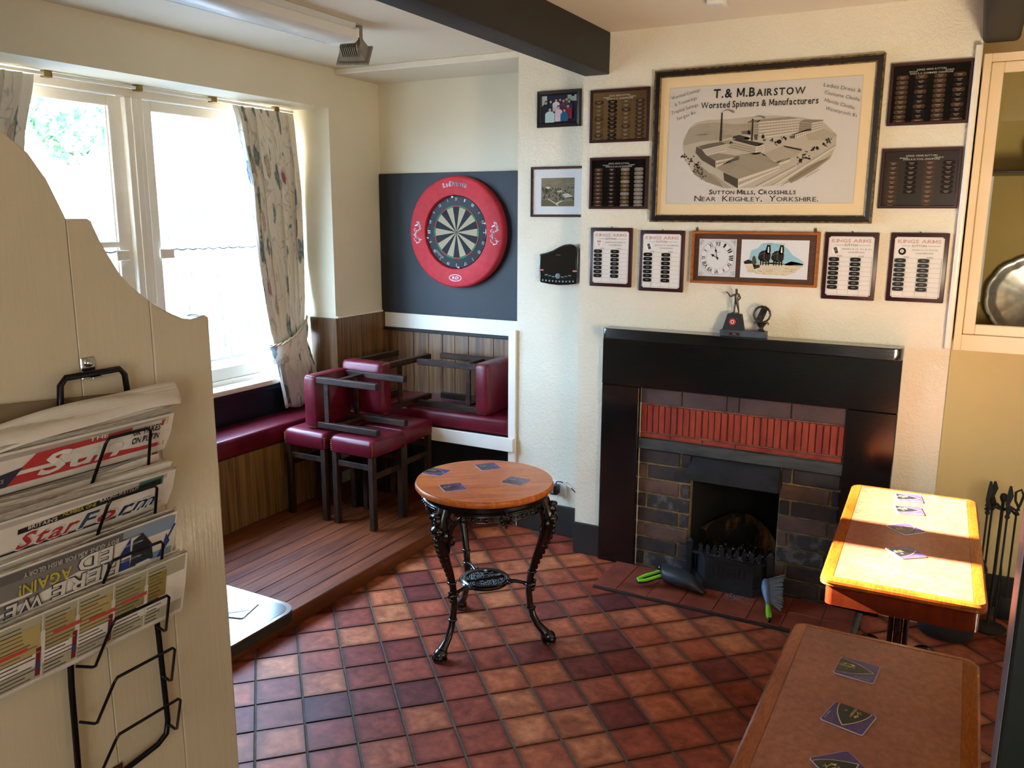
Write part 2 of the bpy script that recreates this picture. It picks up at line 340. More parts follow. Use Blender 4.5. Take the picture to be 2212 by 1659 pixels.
# ---------------------------------------------------------------- lettering: one set of glyph meshes, laid out by hand
GL = {}
def make_glyphs(key, offset):
    cu = bpy.data.curves.new('g', 'FONT'); cu.size = 1; cu.resolution_u = 2; cu.offset = offset
    o = bpy.data.objects.new('g', cu); C.objects.link(o)
    for ch in "ABCDEFGHIJKLMNOPQRSTUVWXYZabcdefghijklmnopqrstuvwxyz0123456789.,&'-!:/":
        cu.offset = offset if ch not in 'MWNmw' else min(offset, .006) if key == 'b' else offset
        cu.body = ch; dg = bpy.context.evaluated_depsgraph_get(); ev = o.evaluated_get(dg); me = ev.to_mesh()
        vs = [(v.co.x, v.co.y) for v in me.vertices]; fs = [list(p.vertices) for p in me.polygons]; ev.to_mesh_clear()
        x0 = min(v[0] for v in vs); x1 = max(v[0] for v in vs)
        GL[key, ch] = ([(a-x0, b_) for a, b_ in vs], fs, x1-x0)
    bpy.data.objects.remove(o); bpy.data.curves.remove(cu)
make_glyphs('n', 0); make_glyphs('b', .022); make_glyphs('o', .06)
for key_, t_ in (('n', .085), ('b', .125), ('o', .17)):           # the capital M drawn by hand as four strokes
    x1_ = .66; q_ = t_*1.05
    GL[key_, 'M'] = ([(0, 0), (t_, 0), (t_, .7), (0, .7), (x1_-t_, 0), (x1_, 0), (x1_, .7), (x1_-t_, .7), (0, .7), (q_, .7), (x1_/2+q_*.45, .12), (x1_/2-q_*.45, .12), (x1_-q_, .7), (x1_, .7), (x1_/2+q_*.45, .12), (x1_/2-q_*.45, .12)], [[0, 1, 2, 3], [4, 5, 6, 7], [8, 11, 10, 9], [12, 15, 14, 13]], x1_)
def text_width(s, font='n', gap=.085): return sum((.28 if ch == ' ' else GL[font, ch][2]+gap) for ch in s)-gap
CAPH = .7
class Draw:
    """flat printed drawing in (u, v) units; layers sit a hair apart; fn maps (u, v, lift) to 3D"""
    def __init__(s, fn, lift=.00035): s.fn = fn; s.v = []; s.f = []; s.c = []; s.l = 1; s.lift = lift
    def up(s): s.l += 1; return s
    def _add(s, pts, faces, col):
        n = len(s.v); s.v += [s.fn(p[0], p[1], s.l*s.lift) for p in pts]
        for f in faces: s.f.append([n+i for i in f]); s.c.append(col)
    def poly(s, pts, col): s._add(pts, [list(range(len(pts)))], lin(col)); return s
    def rect(s, u0, v0, u1, v1, col): return s.poly([(u0, v0), (u1, v0), (u1, v1), (u0, v1)], col)
    def rrect(s, u0, v0, u1, v1, r, col, n=4):
        p = []
        for cx_, cy_, a in ((u1-r, v0+r, -PI/2), (u1-r, v1-r, 0), (u0+r, v1-r, PI/2), (u0+r, v0+r, PI)):
            p += [(cx_+r*math.cos(a+PI/2*i/n), cy_+r*math.sin(a+PI/2*i/n)) for i in range(n+1)]
        return s.poly(p, col)
    def line(s, pts, w_, col):
        for a, b_ in zip(pts[:-1], pts[1:]):
            dx, dy = b_[0]-a[0], b_[1]-a[1]; L = math.hypot(dx, dy) or 1; nx, ny = -dy/L*w_/2, dx/L*w_/2
            s._add([(a[0]+nx, a[1]+ny), (a[0]-nx, a[1]-ny), (b_[0]-nx, b_[1]-ny), (b_[0]+nx, b_[1]+ny)], [[0, 1, 2, 3]], lin(col))
        return s
    def disc(s, u, v, r, col, n=20, ry=None):
        return s.poly([(u+r*math.cos(2*PI*i/n), v+(ry or r)*math.sin(2*PI*i/n)) for i in range(n)], col)
    def ring(s, u, v, r0, r1, col, n=40, a0=0, a1=2*PI):
        pts = []; 
        for i in range(n+1):
            a = a0+(a1-a0)*i/n; pts += [(u+r0*math.cos(a), v+r0*math.sin(a)), (u+r1*math.cos(a), v+r1*math.sin(a))]
        s._add(pts, [[2*i, 2*i+1, 2*i+3, 2*i+2] for i in range(n)], lin(col)); return s
    def frame(s, u0, v0, u1, v1, w_, col): return s.line([(u0, v0), (u1, v0), (u1, v1), (u0, v1), (u0, v0)], w_, col)
    def text(s, t_, u, v, h, col, font='n', align='c', width=None, shear=0, rot=0, gap=.085, arc=None, smallcaps=False):
        """h = cap height; width squeezes the line; arc=(cu,cv,r,a) bends it on a circle"""
        k = h/CAPH; cc = lin(col); W = 0; items = []
        for i, ch in enumerate(t_):
            sc2 = 1
            if smallcaps and ch.islower(): ch = ch.upper(); sc2 = .78
            if ch == ' ': W += .28; continue
            g_ = GL.get((font, ch))
            if g_ is None: continue
            items.append((g_, W, sc2)); W += g_[2]*sc2+gap
        W -= gap; kx = k if width is None else width/W; W2 = W*kx
        o = {'c': -W2/2, 'l': 0, 'r': -W2}[align]; cr, sr = math.cos(rot), math.sin(rot)
        for (vs, fs, wd), x, sc2 in items:
            out = []
            for a, b_ in vs:
                X = (a*sc2+x)*kx+o; Y = b_*sc2*k; X += Y*shear
                if arc:
                    cu, cv, r, a0 = arc; sg = 1 if r > 0 else -1; th = a0-X/abs(r)*sg; rr_ = abs(r)+Y*sg; out.append((cu+rr_*math.cos(th), cv+rr_*math.sin(th)))
                else: out.append((u+X*cr-Y*sr, v+X*sr+Y*cr))
            s._add(out, fs, cc)
        return s
    def build(s, name, m, parent=None):
        me = bpy.data.meshes.new(name); me.from_pydata([tuple(v) for v in s.v], [], s.f); me.materials.append(MT[m])
        ca = me.color_attributes.new('Col', 'FLOAT_COLOR', 'CORNER'); buf = []
        for f, c_ in zip(s.f, s.c): buf += list(c_)*len(f)
        ca.data.foreach_set('color', buf)
        o = bpy.data.objects.new(name, me); C.objects.link(o); o.parent = parent; return o
def sheet(pts, name, m, parent=None):              # one clear pane: the corner order gives the side its face looks to
    me = bpy.data.meshes.new(name); me.from_pydata([tuple(p) for p in pts], [], [list(range(len(pts)))]); me.materials.append(MT[m])
    o = bpy.data.objects.new(name, me); C.objects.link(o); o.parent = parent; return o
def on_wall(u, v, l): return (u, -l, v)            # drawing facing -Y (towards the room)

# ================================================================= THE SETTING
YC, YP, YD, XW, ZC = 3.755, 3.93, 4.33, -3.30, 2.52      # chimney face, pier face, dart wall, window wall, ceiling
g = G(); g.box(-3.72, XW, -2, YD+.1, 2.30, ZC); g.box(-3.72, XW, 3.866, YD+.1, 0, 2.30); g.box(-3.72, XW, -2, 1.55, 0, 2.30)
g.box(-3.80, -3.645, 1.55, 3.866, 0, .745); struct(g, 'wall_left', 'plaster')
struct(G().box(-3.72, -2.0, YD, YD+.1, 0, ZC), 'wall_alcove', 'plaster')
struct(G().box(-2.11, -1.66, YP, YD+.1, 0, ZC), 'wall_pier', 'wall')
g = G(); g.box(-1.672, -1.335, YC, 4.43, 0, ZC); g.box(-.405, -.048, YC, 4.43, 0, ZC); g.box(-1.335, -.405, YC, 4.43, .905, ZC)
chim = struct(g, 'wall_chimney', 'wall')
struct(G().box(-.048, 1.35, 4.10, 4.2, 0, ZC), 'wall_recess', 'yellow_wall')
struct(G().box(1.3, 1.4, -2, 4.2, 0, ZC), 'wall_right', 'plaster'); struct(G().box(-3.72, 1.4, -2.1, -2, 0, ZC), 'wall_back', 'plaster')
struct(G().box(-3.72, 1.4, -2.1, 4.43, ZC, ZC+.12), 'ceiling', 'ceiling')
struct(G().box(XW, -2.11, YP, YD, 2.487, ZC, .004), 'trim_alcove_bulkhead', 'ceiling')
struct(G().box(-1.668, -1.543, -2, YC, 2.338, ZC, .006, 2), 'ceiling_beam', 'beam')
struct(G().box(-.052, .072, -2, YC-.002, 2.338, ZC, .02, 3), 'ceiling_beam', 'beam')
struct(G().box(-1.676, -1.53, 3.742, YC, 0, .165, .004), 'baseboard_chimney', 'skirt')
struct(G().box(-2.10, -1.676, 3.915, YP, 0, .168, .004), 'baseboard_pier', 'skirt')
struct(G().box(-.045, 1.3, 4.085, 4.10, 0, .15, .004), 'baseboard_recess', 'skirt')
# floor: grout bed with every tile laid diagonally, 45 degrees to the walls
fl = struct(G().box(-3.72, 1.4, -2.1, 4.43, -.1, -.004), 'floor', 'grout')
P_ = .1625; vs, fs = chbox(P_-.0075, P_-.0075, .012, .0009)
me = bpy.data.meshes.new('tile'); me.from_pydata([tuple(v) for v in vs], [], fs); me.materials.append(MT['tile'])
def project(p):
    d = Vector(p)-CAM; z = d.dot(F_)
    if z < .05: return None
    return PX/2+F*d.dot(R_)/z, PY/2-F*d.dot(U_)/z
spots = []
for i in range(-40, 60):
    for j in range(-40, 60):
        a = (i+.5+.3535)*P_; b_ = (j+.5+.4496)*P_
        x = (a-b_)/math.sqrt(2); y = (a+b_)/math.sqrt(2)
        if not (-2.45 < x < 1.25 and .2 < y < 4.05): continue
        if x > -.045 and y > 4.02: continue
        if -1.36 < x < -.36 and y > 3.46: continue          # hearth
        if y > 3.79 and -1.7 < x < -.05: continue
        if x < -1.7 and y > 3.98: continue
        q = project((x, y, 0)); d = (Vector((x, y, 0))-CAM).length
        seen = q and 430 < q[0] < PX+60 and 900 < q[1] < PY+120
        spots.append((0 if seen else 1, d, x, y))
spots.sort()
random.seed(3); rest = G()
for k, (s_, d, x, y) in enumerate(spots):
    rz = PI/4+random.choice((0, 1, 2, 3))*PI/2; z = -.006+random.uniform(-.0006, .0006)
    if k < 290:
        o = bpy.data.objects.new('tile', me); C.objects.link(o); o.parent = fl; o.location = (x, y, z); o.rotation_euler = (random.uniform(-.003, .003), random.uniform(-.003, .003), rz)
    else: rest.add(vs, fs, Matrix.Translation((x, y, z)) @ Matrix.Rotation(rz, 4, 'Z'))
if rest.v: o = rest.build('outer_tiles', 'tile', fl, 0); o['kind'] = 'stuff'

# raised timber platform under the window
pf = empty('wooden_platform', (-2.8, 2.6, 0), 'low wooden platform of worn red-brown boards under the window bench', 'platform')
def at(root, g): off = Vector(root.location); g.v = [v-off for v in g.v]; return g
at(pf, G().box(-2.385, -2.361, .9, 3.47, 0, .0735, .003)).build('riser', 'deck_edge', pf)
at(pf, G().box(-2.361+0, -2.3605, .9, 3.47, 0, .07)).v
xs = -2.362; wds = [.085, .092, .088, .09, .086, .094, .088, .092, .087, .09, .088]
for wd in wds:
    at(pf, G().box(xs-wd+.0012, xs-.0012, .9, 4.10 if xs-wd < -2.46 else 3.90, .052, .0745+random.uniform(-.0006, .0006), .0015)).build('plank', 'deck', pf, 0); xs -= wd
at(pf, G().box(-3.30, -2.39, .9, 4.1, 0, .05)).build('joists', 'skirt', pf, 0)

# ---------------------------------------------------------------- window in the left wall
wn = bpy.data.objects.new('window_1', None); C.objects.link(wn); wn['kind'] = 'structure'; wn['label'] = 'white-painted timber sash window with two tall lights and a deep sill'
XF0, XF1 = -3.645, -3.585
g = G(); g.box(XF0, XF1, 1.55, 3.866, 2.245, 2.30, .004); g.box(XF0, XF1, 3.815, 3.866, .78, 2.245, .004); g.box(XF0, XF1, 1.55, 1.62, .78, 2.245, .004); g.box(XF0, XF1, 1.62, 3.815, .745, .80, .004)
g.build('frame', 'white_gloss', wn)
g = G(); g.box(-3.65, -3.57, 2.742, 2.843, .8, 2.245, .004); g.box(-3.57, -3.562, 2.775, 2.81, .8, 2.245, .002); g.build('mullion', 'white_gloss', wn)
def sash(y0, y1, st, x0=-3.63, x1=-3.597):
    f = G(); f.box(x0, x1, y0, y0+st, .80, 2.243, .003); f.box(x0, x1, y1-st, y1, .80, 2.243, .003)
    f.box(x0, x1, y0+st, y1-st, 2.195, 2.243, .003); f.box(x0, x1, y0+st, y1-st, .80, .87, .003)
    f.box(x0+.01, x1-.01, y0+st, y0+st+.008, .87, 2.195, .001); f.box(x0+.01, x1-.01, y1-st-.008, y1-st, .87, 2.195, .001)
    f.box(x0, x1, y0+st, y1-st, 1.545, 1.575, .003) if y0 < 2.5 else None
    o = f.build('sash', 'white_gloss', wn)
    sheet([(-3.614, y0+st, .87), (-3.614, y1-st, .87), (-3.614, y1-st, 2.195), (-3.614, y0+st, 2.195)], 'pane', 'glass', o)
sash(1.63, 2.75, .08); sash(2.835, 3.81, .075)
g = G(); g.box(-3.64, -3.47, 1.56, 3.862, .745, .775, .006, 2); g.build('sill', 'white_gloss', wn)
g = G(); g.box(-3.65, -3.50, 1.56, 3.862, .50, .745, .003); g.box(-3.50, -3.488, 1.56, 3.862, .715, .745, .002); g.build('apron_board', 'navy', wn)
# twisted rods across each light on small fabric-hung brackets
for y0, y1 in ((1.65, 2.70), (2.90, 3.78)):
    n = 90; tw = [(-3.578+.0035*math.cos(i*.9), y0+(y1-y0)*i/n, 1.527+.0035*math.sin(i*.9)) for i in range(n+1)]
    o = G().tube(tw, .0035, 5).build('twisted_rod', 'steel', wn)
    for yy in ((y1-.03,) if y0 < 2 else (y0+.03,)): G().box(-3.59, -3.57, yy-.035, yy+.035, 1.485, 1.532, .002).build('rod_bracket', 'white_gloss', wn)
# curtain track along the head
ct = empty('curtain_track', (-3.54, 2.7, 2.29), 'cream plastic curtain track along the head of the window', 'curtain track')
at(ct, G().box(-3.548, -3.532, 1.62, 3.835, 2.278, 2.292, .002)).build('rail', 'plastic_white', ct)
for yy in (1.9, 2.35, 2.8, 3.25, 3.7): at(ct, G().box(-3.56, -3.528, yy-.018, yy+.018, 2.272, 2.30, .002)).build('bracket', 'brass', ct)

# ---------------------------------------------------------------- wood panelling around the seats
pn = bpy.data.objects.new('wood_panelling', None); C.objects.link(pn); pn['kind'] = 'structure'; pn['label'] = 'brown wood-grain boards lining the dart alcove and window reveal above the seats'
xs = XW+.012; ws = [.10, .125, .115, .105, .09, .10, .175, .135, .11, .10]
for wd in ws:
    x1 = min(xs+wd, -2.15); G().box(xs+.0015, x1-.0015, YD-.012, YD, .45, .985, .002).build('board', 'panel', pn); xs += wd
    if xs > -2.16: break
G().box(XW+.012, -2.15, YD-.024, YD, .985, 1.005, .003).build('cap_rail', 'skirt', pn)
ys = YP-.064; 
for wd in (.232, .232): G().box(XW, XW+.012, ys+.0015, ys+wd-.0015, .45, 1.10, .002).build('board', 'panel', pn); ys += wd
for x0, x1 in ((-3.49, -3.40), (-3.40, XW+.012)): G().box(x0+.001, x1-.001, 3.854, 3.866, .45, 1.10, .002).build('board', 'panel', pn)
struct(G().box(XW+.001, XW+.014, 3.866, YD-.02, 1.10, 1.112, .002), 'trim_panel_cap', 'white_gloss')
struct(G().box(-2.155, -2.108, 3.9135, 3.929, .07, 1.105, .003), 'trim_alcove_post', 'white_gloss')
struct(G().box(XW+.02, -2.11, YD-.014, YD-.001, 1.005, 1.098, .002), 'trim_alcove_board', 'white_gloss')

# ---------------------------------------------------------------- outside: road, stone wall with fence, a tree, and an added hedge that blocks sun
struct(G().box(-60, -3.81, -40, 50, -.6, -.3), 'ground_outside', 'tarmac')
sw = empty('stone_wall', (-9.2, 7, -.3), 'pale stone retaining wall outside beyond the road', 'wall')
g = G(); random.seed(5); z = 0
at(sw, G().box(-9.5, -9.24, 2, 13, -.3, 2.12)).build('core', 'stone', sw, 0)
zz = -.3
while zz < 2.05:
    h = random.uniform(.13, .2); yy = 6.2
    while yy < 9.2:
        l = random.uniform(.22, .48); at(sw, G().box(-9.24, -9.2+random.uniform(-.02, .01), yy+.012, yy+l-.012, zz+.012, zz+h-.012, .012)).build('stone', 'stone', sw); yy += l
    zz += h
fe = empty('picket_fence', (-9.35, 7.6, 2.12), 'weathered picket fence on top of the stone wall outside', 'fence')
for i in range(9): at(fe, G().box(-9.36, -9.34, 7.22+i*.115, 7.285+i*.115, 2.15, 2.56, .004)).build('picket', 'fence_wood', fe)
at(fe, G().box(-9.34, -9.31, 7.2, 8.24, 2.25, 2.31)).build('rail', 'fence_wood', fe); at(fe, G().box(-9.34, -9.31, 7.2, 8.24, 2.43, 2.48)).build('rail', 'fence_wood', fe)
tp = empty('pole', (-9.6, 7.6, 1), 'thin post rising behind the picket fence outside', 'post'); at(tp, G().tube([(-9.6, 7.6, 1), (-9.6, 7.6, 3.4)], .035, 8)).build('shaft', 'fence_wood', tp)
def crown(root, cx_, cy_, cz, rx, rz, n=7, seed=1, leaves=900, m='leaf'):
    random.seed(seed); g = G()
    for i in range(n):
        a = random.uniform(0, 2*PI); d = random.uniform(0, .55)
        g.ball((cx_+rx*d*math.cos(a), cy_+rx*d*math.sin(a), cz+rz*random.uniform(-.5, .5)), rx*random.uniform(.5, .68), 12, 8, rz=rz*random.uniform(.5, .62), ry=rx*random.uniform(.5, .7))
    for i in range(leaves):
        u = Vector((random.gauss(0, 1), random.gauss(0, 1), random.gauss(0, 1))).normalized(); p = Vector((cx_+u.x*rx*random.uniform(.75, 1.05), cy_+u.y*rx*random.uniform(.75, 1.05), cz+u.z*rz*random.uniform(.75, 1.05)))
        s_ = random.uniform(.05, .12); a = Vector((random.gauss(0, 1), random.gauss(0, 1), random.gauss(0, 1))).normalized(); b2 = a.orthogonal().normalized()
        n0 = len(g.v); g.v += [p-a*s_, p+b2*s_*.5, p+a*s_, p-b2*s_*.5]; g.f.append([n0, n0+1, n0+2, n0+3])
    g.v = [v-Vector(root.location) for v in g.v]; g.build('foliage', m, root, 60)
tr = empty('garden_tree', (-10.2, 7.0, 1.9), 'leafy tree outside seen through the left light of the window', 'tree')
crown(tr, -10.2, 7.0, 3.0, .55, .62, 6, 4, 700); at(tr, G().tube([(-10.2, 7.0, -.3), (-10.2, 7.0, 2.7)], [.09, .06], 8)).build('trunk', 'bark', tr)
hg = empty('sun_blocking_hedge', (-14, 2, -.3), 'added hedge shape out of view that blocks the low sun', 'hedge')  # unseen, added to keep the lower sun rays out of the room
g = G(); random.seed(20)
for k in range(130): g.ball((-14+random.uniform(-.4, .4), random.uniform(-6, 10), min(5.34, random.uniform(4.2, 5.9))), .85, 10, 7, rz=.62, ry=.95)
at(hg, g).build('foliage', 'hedge', hg, 60)
for i in range(7): at(hg, G().tube([(-14, -5+i*2.4, -.3), (-14, -5+i*2.4, 5.2)], [.16, .09], 8)).build('trunk', 'bark', hg)

# ================================================================= FIREPLACE
random.seed(11)
fs_ = empty('fire_surround', (-.87, 3.74, 0), 'black gloss painted wooden fire surround with a thick mantel shelf', 'fire surround')
at(fs_, G().box(-1.528, -1.338, 3.722, YC-.001, 0, .906, .003)).build('jamb', 'black_gloss', fs_)
at(fs_, G().box(-.408, -.214, 3.722, YC-.001, 0, .906, .003)).build('jamb', 'black_gloss', fs_)
at(fs_, G().box(-1.528, -.214, 3.719, YC-.001, .907, 1.138, .003)).build('header', 'black_gloss', fs_)
g = G(); g.prism([(-1.508, YC-.001), (-1.508, 3.676), (-1.5, 3.659), (-1.482, 3.651), (-.245, 3.651), (-.222, 3.658), (-.213, 3.676), (-.213, YC-.001)], 1.138, 1.188)
bm_o = at(fs_, g).build('mantel_shelf', 'black_gloss', fs_, 50)
bv = bm_o.modifiers.new('b', 'BEVEL'); bv.width = .004; bv.segments = 2; bv.limit_method = 'ANGLE'

fp = empty('brick_fireplace', (-.87, 3.76, 0), 'brick fireplace opening with dark bricks, soldier tiles and slab course', 'fireplace')
def fpart(g, name, m, par=fp, sm=35): return at(fp, g).build(name, m, par, sm)
for a, b_ in ((-1.337, -1.078), (-.668, -.408)): fpart(G().box(a, b_, 3.76, 3.80, 0, .61), 'mortar_bed', 'mortar', sm=0)
fpart(G().box(-1.337, -.408, 3.758, 3.80, .655, .907), 'mortar_bed', 'mortar_red', sm=0)
def brick(x0, x1, z0, z1, m, y=3.748, name='brick'):
    d = random.uniform(-.0025, .0025); fpart(G().box(x0, x1, y+d, y+.02, z0, z1, .003), name, m, sm=0)
Lm = [('brick_dark', 'brick_dark'), ('brick_brown', 'brick_dark'), ('brick_brown', 'brick_grey'), ('brick_dark', 'brick_grey'), ('brick_dark', 'brick_grey'), ('brick_brown', 'brick_brown'), ('brick_dark', 'brick_dark'), ('brick_dark', 'brick_grey')]
Rm = [('brick_dark', 'brick_dark'), ('brick_brown', 'brick_dark'), ('brick_dark', 'brick_dark'), ('brick_brown', 'brick_brown'), ('brick_brown', 'brick_grey'), ('brick_grey', 'brick_dark'), ('brick_brown', 'brick_dark'), ('brick_dark', 'brick_dark')]
for r in range(8):
    z1 = .600-r*.075; z0 = z1-.064
    if r % 2 == 0: brick(-1.332, -1.132, z0, z1, Lm[r][0]); brick(-1.121, -1.0785, z0, z1, Lm[r][1])
    else: brick(-1.332, -1.297, z0, z1, Lm[r][0]); brick(-1.286, -1.079, z0, z1, Lm[r][1])
    if r in (0, 2, 4, 6): brick(-.662, -.622, z0, z1, Rm[r][0]); brick(-.611, -.413, z0, z1, Rm[r][1])
    elif r == 7: brick(-.664, -.47, z0, z1, Rm[r][0]); brick(-.459, -.413, z0, z1, Rm[r][1])
    else: brick(-.664, -.455, z0, z1, Rm[r][0]); brick(-.444, -.413, z0, z1, Rm[r][1])
fpart(G().box(-1.338, -.404, 3.732, 3.77, .606, .657, .003), 'lintel_strip', 'steel_strip')
for i in range(6): x0 = -1.332+i*.1535; brick(x0, x0+.147, .661, .6815, 'red_tile', 3.745, 'tile')
n = 31; pw = .921/n
for i in range(n): x0 = -1.332+i*pw; brick(x0+.0025, x0+pw-.0025, .6885, .822, 'red_tile', 3.744, 'soldier_tile')
for a, b_ in ((0, .213), (.217, .441), (.447, .502), (.507, .749), (.754, 1)): brick(-1.332+a*.921, -1.332+b_*.921, .829, .903, 'slab', 3.744, 'slab')
# firebox with splayed fireclay back
g = G(); vs = [(-1.078, 3.80, 0), (-1.0, 4.12, 0), (-.745, 4.12, 0), (-.668, 3.80, 0)]; 
g.v = [Vector(v) for v in vs]+[Vector((v[0], v[1], .70)) for v in vs]; g.f = [[0, 1, 5, 4], [1, 2, 6, 5], [2, 3, 7, 6], [4, 5, 6, 7], [0, 3, 2, 1]]
fpart(g, 'firebox', 'soot_and_slot_shade', sm=0)
g = G(); g.box(-1.20, -1.078, 3.80, 4.12, 0, .75); g.box(-.668, -.54, 3.80, 4.12, 0, .75); g.box(-1.2, -.54, 3.80, 3.86, .58, .75); fpart(g, 'flue_lining', 'soot_and_slot_shade', sm=0)
g = G(); prof = [(0, 0), (.02, .05), (.035, .11), (.02, .155), (-.02, .19)]; rows = []
for j in range(13):
    a = j/12; x = -1.055+.365*a; bow = .13*(1-(2*a-1)**2); rows.append([(x, 3.90+bow+dy, .06+dz*(.75+.35*math.sin(PI*a))) for dy, dz in prof])
for r_ in rows: g.v += [Vector(p) for p in r_]
for j in range(12):
    for k in range(4): a = j*5+k; g.f.append([a, a+1, a+6, a+5])
fpart(g, 'fireback', 'fireclay', sm=60)
# canopy hood
g = G(); A = [(-1.066, 3.744, .603), (-.669, 3.744, .603), (-.655, 3.645, .540), (-1.073, 3.645, .540)]; B = [(-1.066, 3.76, .60), (-.669, 3.76, .60), (-.655, 3.655, .513), (-1.073, 3.655, .513)]
g.v = [Vector(p) for p in A+B]+[Vector((-.655, 3.645, .513)), Vector((-1.073, 3.645, .513)), Vector((-.655, 3.76, .513)), Vector((-1.073, 3.76, .513))]
g.f = [[0, 1, 2, 3], [3, 2, 8, 9], [9, 8, 10, 11], [0, 4, 11, 9, 3], [1, 2, 8, 10, 5], [4, 5, 10, 11]]
fpart(g, 'canopy_hood', 'iron_grey', sm=20)
# open fire grate
gr = empty('fire_grate', (-.87, 3.68, .012), 'low blacked iron fire grate with bow front, finned bars and end posts', 'grate')
def gp(g, name, m='iron_grey', par=gr, sm=35): return at(gr, g).build(name, m, par, sm)
pts = [(-1.032, 3.735), (-.955, 3.63), (-.735, 3.63), (-.672, 3.725)]; th = .012
def fretpoly(o): return [(pts[0][0]-o, pts[0][1]), (pts[1][0]-o*.6, pts[1][1]-o), (pts[2][0]+o*.6, pts[2][1]-o), (pts[3][0]+o, pts[3][1])]
g = G(); g.prism(fretpoly(0)+fretpoly(-.012)[::-1], .012, .165); g.prism(fretpoly(.008)+fretpoly(-.012)[::-1], .012, .05); g.prism(fretpoly(.006)+fretpoly(-.02)[::-1], .158, .168)
front = gp(g, 'fret_front', sm=0)
for x in (-.915, -.893, -.871, -.819, -.797, -.775): o = gp(G().box(x-.004, x+.004, 3.6285, 3.632, .082, .132, .0015, 1), 'slot_shade', 'soot_and_slot_shade', front); o.location = (0, 0, 0)  # dark blocks stand for the shade inside open slots
for zz in (.092, .12): gp(G().ball((-.845, 3.630, zz), .005, 8, 6, ry=.002), 'slot_shade', 'soot_and_slot_shade', front)
gp(G().box(-.862, -.828, 3.6285, 3.632, .103, .109, .001), 'slot_shade', 'soot_and_slot_shade', front)
for x, y in ((-1.05, 3.705), (-.673, 3.695)):
    g = G().box(x-.016, x+.016, y-.013, y+.013, .012, .20, .003); g.add([(x-.016, y-.013, .2), (x+.016, y-.013, .2), (x+.016, y+.013, .2), (x-.016, y+.013, .2), (x, y, .217)], [[0, 1, 4], [1, 2, 4], [2, 3, 4], [3, 0, 4]]); gp(g, 'end_post')
for i in range(9):
    x = -.992+i*.034; gp(G().prism([(x-.008, .158), (x+.008, .158), (x+.008, .188), (x+.011, .196), (x, .205), (x-.011, .196), (x-.008, .188)], 3.676, 3.684, 'y'), 'fin')
gp(G().box(-1.03, -.69, 3.674, 3.72, .150, .160, .002), 'top_bar'); 
for i in range(9): gp(G().box(-1.0+i*.035, -.99+i*.035, 3.69, 3.90, .13, .145), 'grate_bar')
random.seed(2); g = G()
for i in range(90):
    a = random.random(); x = random.uniform(-.96, -.72); y = random.uniform(3.64, 3.70) if a < .5 else random.uniform(3.72, 3.9); s_ = random.uniform(.003, .008 if a < .5 else .011)
    g.obox(Matrix.Translation((x, y, .170 if a < .5 else .150+s_*.3)) @ Euler((random.random()*3, random.random()*3, random.random()*3)).to_matrix().to_4x4(), s_, s_*.7, s_*.35)
MT['ash'] = mat('pale_ash', '#2c2928', '#8a827d', 60, .95, world=True)
o = gp(g, 'ash', 'ash', sm=0); o['kind'] = 'stuff'

# hearth of red quarry tiles with a dark pointing strip
he = empty('tiled_hearth', (-.86, 3.57, 0), 'flat hearth of red quarry tiles in front of the fireplace', 'hearth')
at(he, G().prism([(-1.425, 3.72), (-1.415, 3.405), (-.275, 3.405), (-.275, 3.72)], -.003, .006)).build('bed', 'grout', he, 0)
at(he, G().prism([(-1.415, 3.413), (-1.415, 3.398), (-.275, 3.392), (-.275, 3.413)], .0, .008)).build('edge_strip', 'skirt', he, 0)
bx_ = [-1.422, -1.306, -1.157, -1.005, -.857, -.709, -.565, -.421, -.30]
for i in range(8):
    if i in (0, 1, 2): cells = ((3.414, 3.718),)
    else: cells = ((3.414, 3.567), (3.571, 3.718))
    for y0, y1 in cells: at(he, G().box(bx_[i]+.0015, bx_[i+1]-.0015, y0, y1, .0, .012+random.uniform(-.0006, .0006), .0012)).build('tile', 'quarry', he, 0)
g = G(); random.seed(9)
for i in range(70): x = random.gauss(-.80, .03); y = random.gauss(3.60, .035); s_ = random.uniform(.002, .007); g.obox(Matrix.Translation((x, y, .013)) @ Euler((random.random()*3, random.random()*3, 0)).to_matrix().to_4x4(), s_, s_*.7, s_*.5)
cr = at(he, g).build('swept_ash', 'ash', he, 0); cr['kind'] = 'stuff'

# dustpan and brush
dp = empty('dustpan', (-1.03, 3.55, .013), 'charcoal dustpan with a lime green looped handle lying on the hearth', 'dustpan')
g = G(); nu, nv = 14, 10
for i in range(nu+1):
    u = i/nu; x = -1.15+.225*u; yc = 3.615-.045*u; r = .078+.012*math.sin(PI*u)-.03*u
    for j in range(nv+1):
        a = PI*.92*j/nv; off = .0 if u < .98 else .0
        g.v.append(Vector((x+.03*math.sin(a)*(1-u), yc-r*1.15*math.sin(a)*(1 if a < PI/2 else 1)-.02*math.cos(a), .014+r*.62*(1+math.cos(a))*(.95 if u < .75 else .95-(u-.75)*1.7))))
for i in range(nu):
    for j in range(nv): a = i*(nv+1)+j; g.f.append([a, a+1, a+nv+2, a+nv+1])
c0 = len(g.v); g.v.append(Vector((-1.15, 3.575, .05)))
for j in range(nv): g.f.append([c0, j, j+1])
scoop = at(dp, g).build('scoop', 'charcoal', dp, 60); sm_ = scoop.modifiers.new('s', 'SOLIDIFY'); sm_.thickness = .003
at(dp, G().ball((-1.152, 3.60, .075), .02, 12, 8, rz=.017)).build('handle_boss', 'plastic_black', dp, 60)
lp = [(-1.155+.0, 3.585, .066), (-1.185, 3.555, .058), (-1.215, 3.528, .05), (-1.232, 3.50, .043), (-1.222, 3.487, .042), (-1.195, 3.503, .044), (-1.165, 3.53, .052), (-1.14, 3.555, .058)]
at(dp, G().tube(lp, [.008]*8, 8)).build('handle_grip', 'lime', dp, 60)
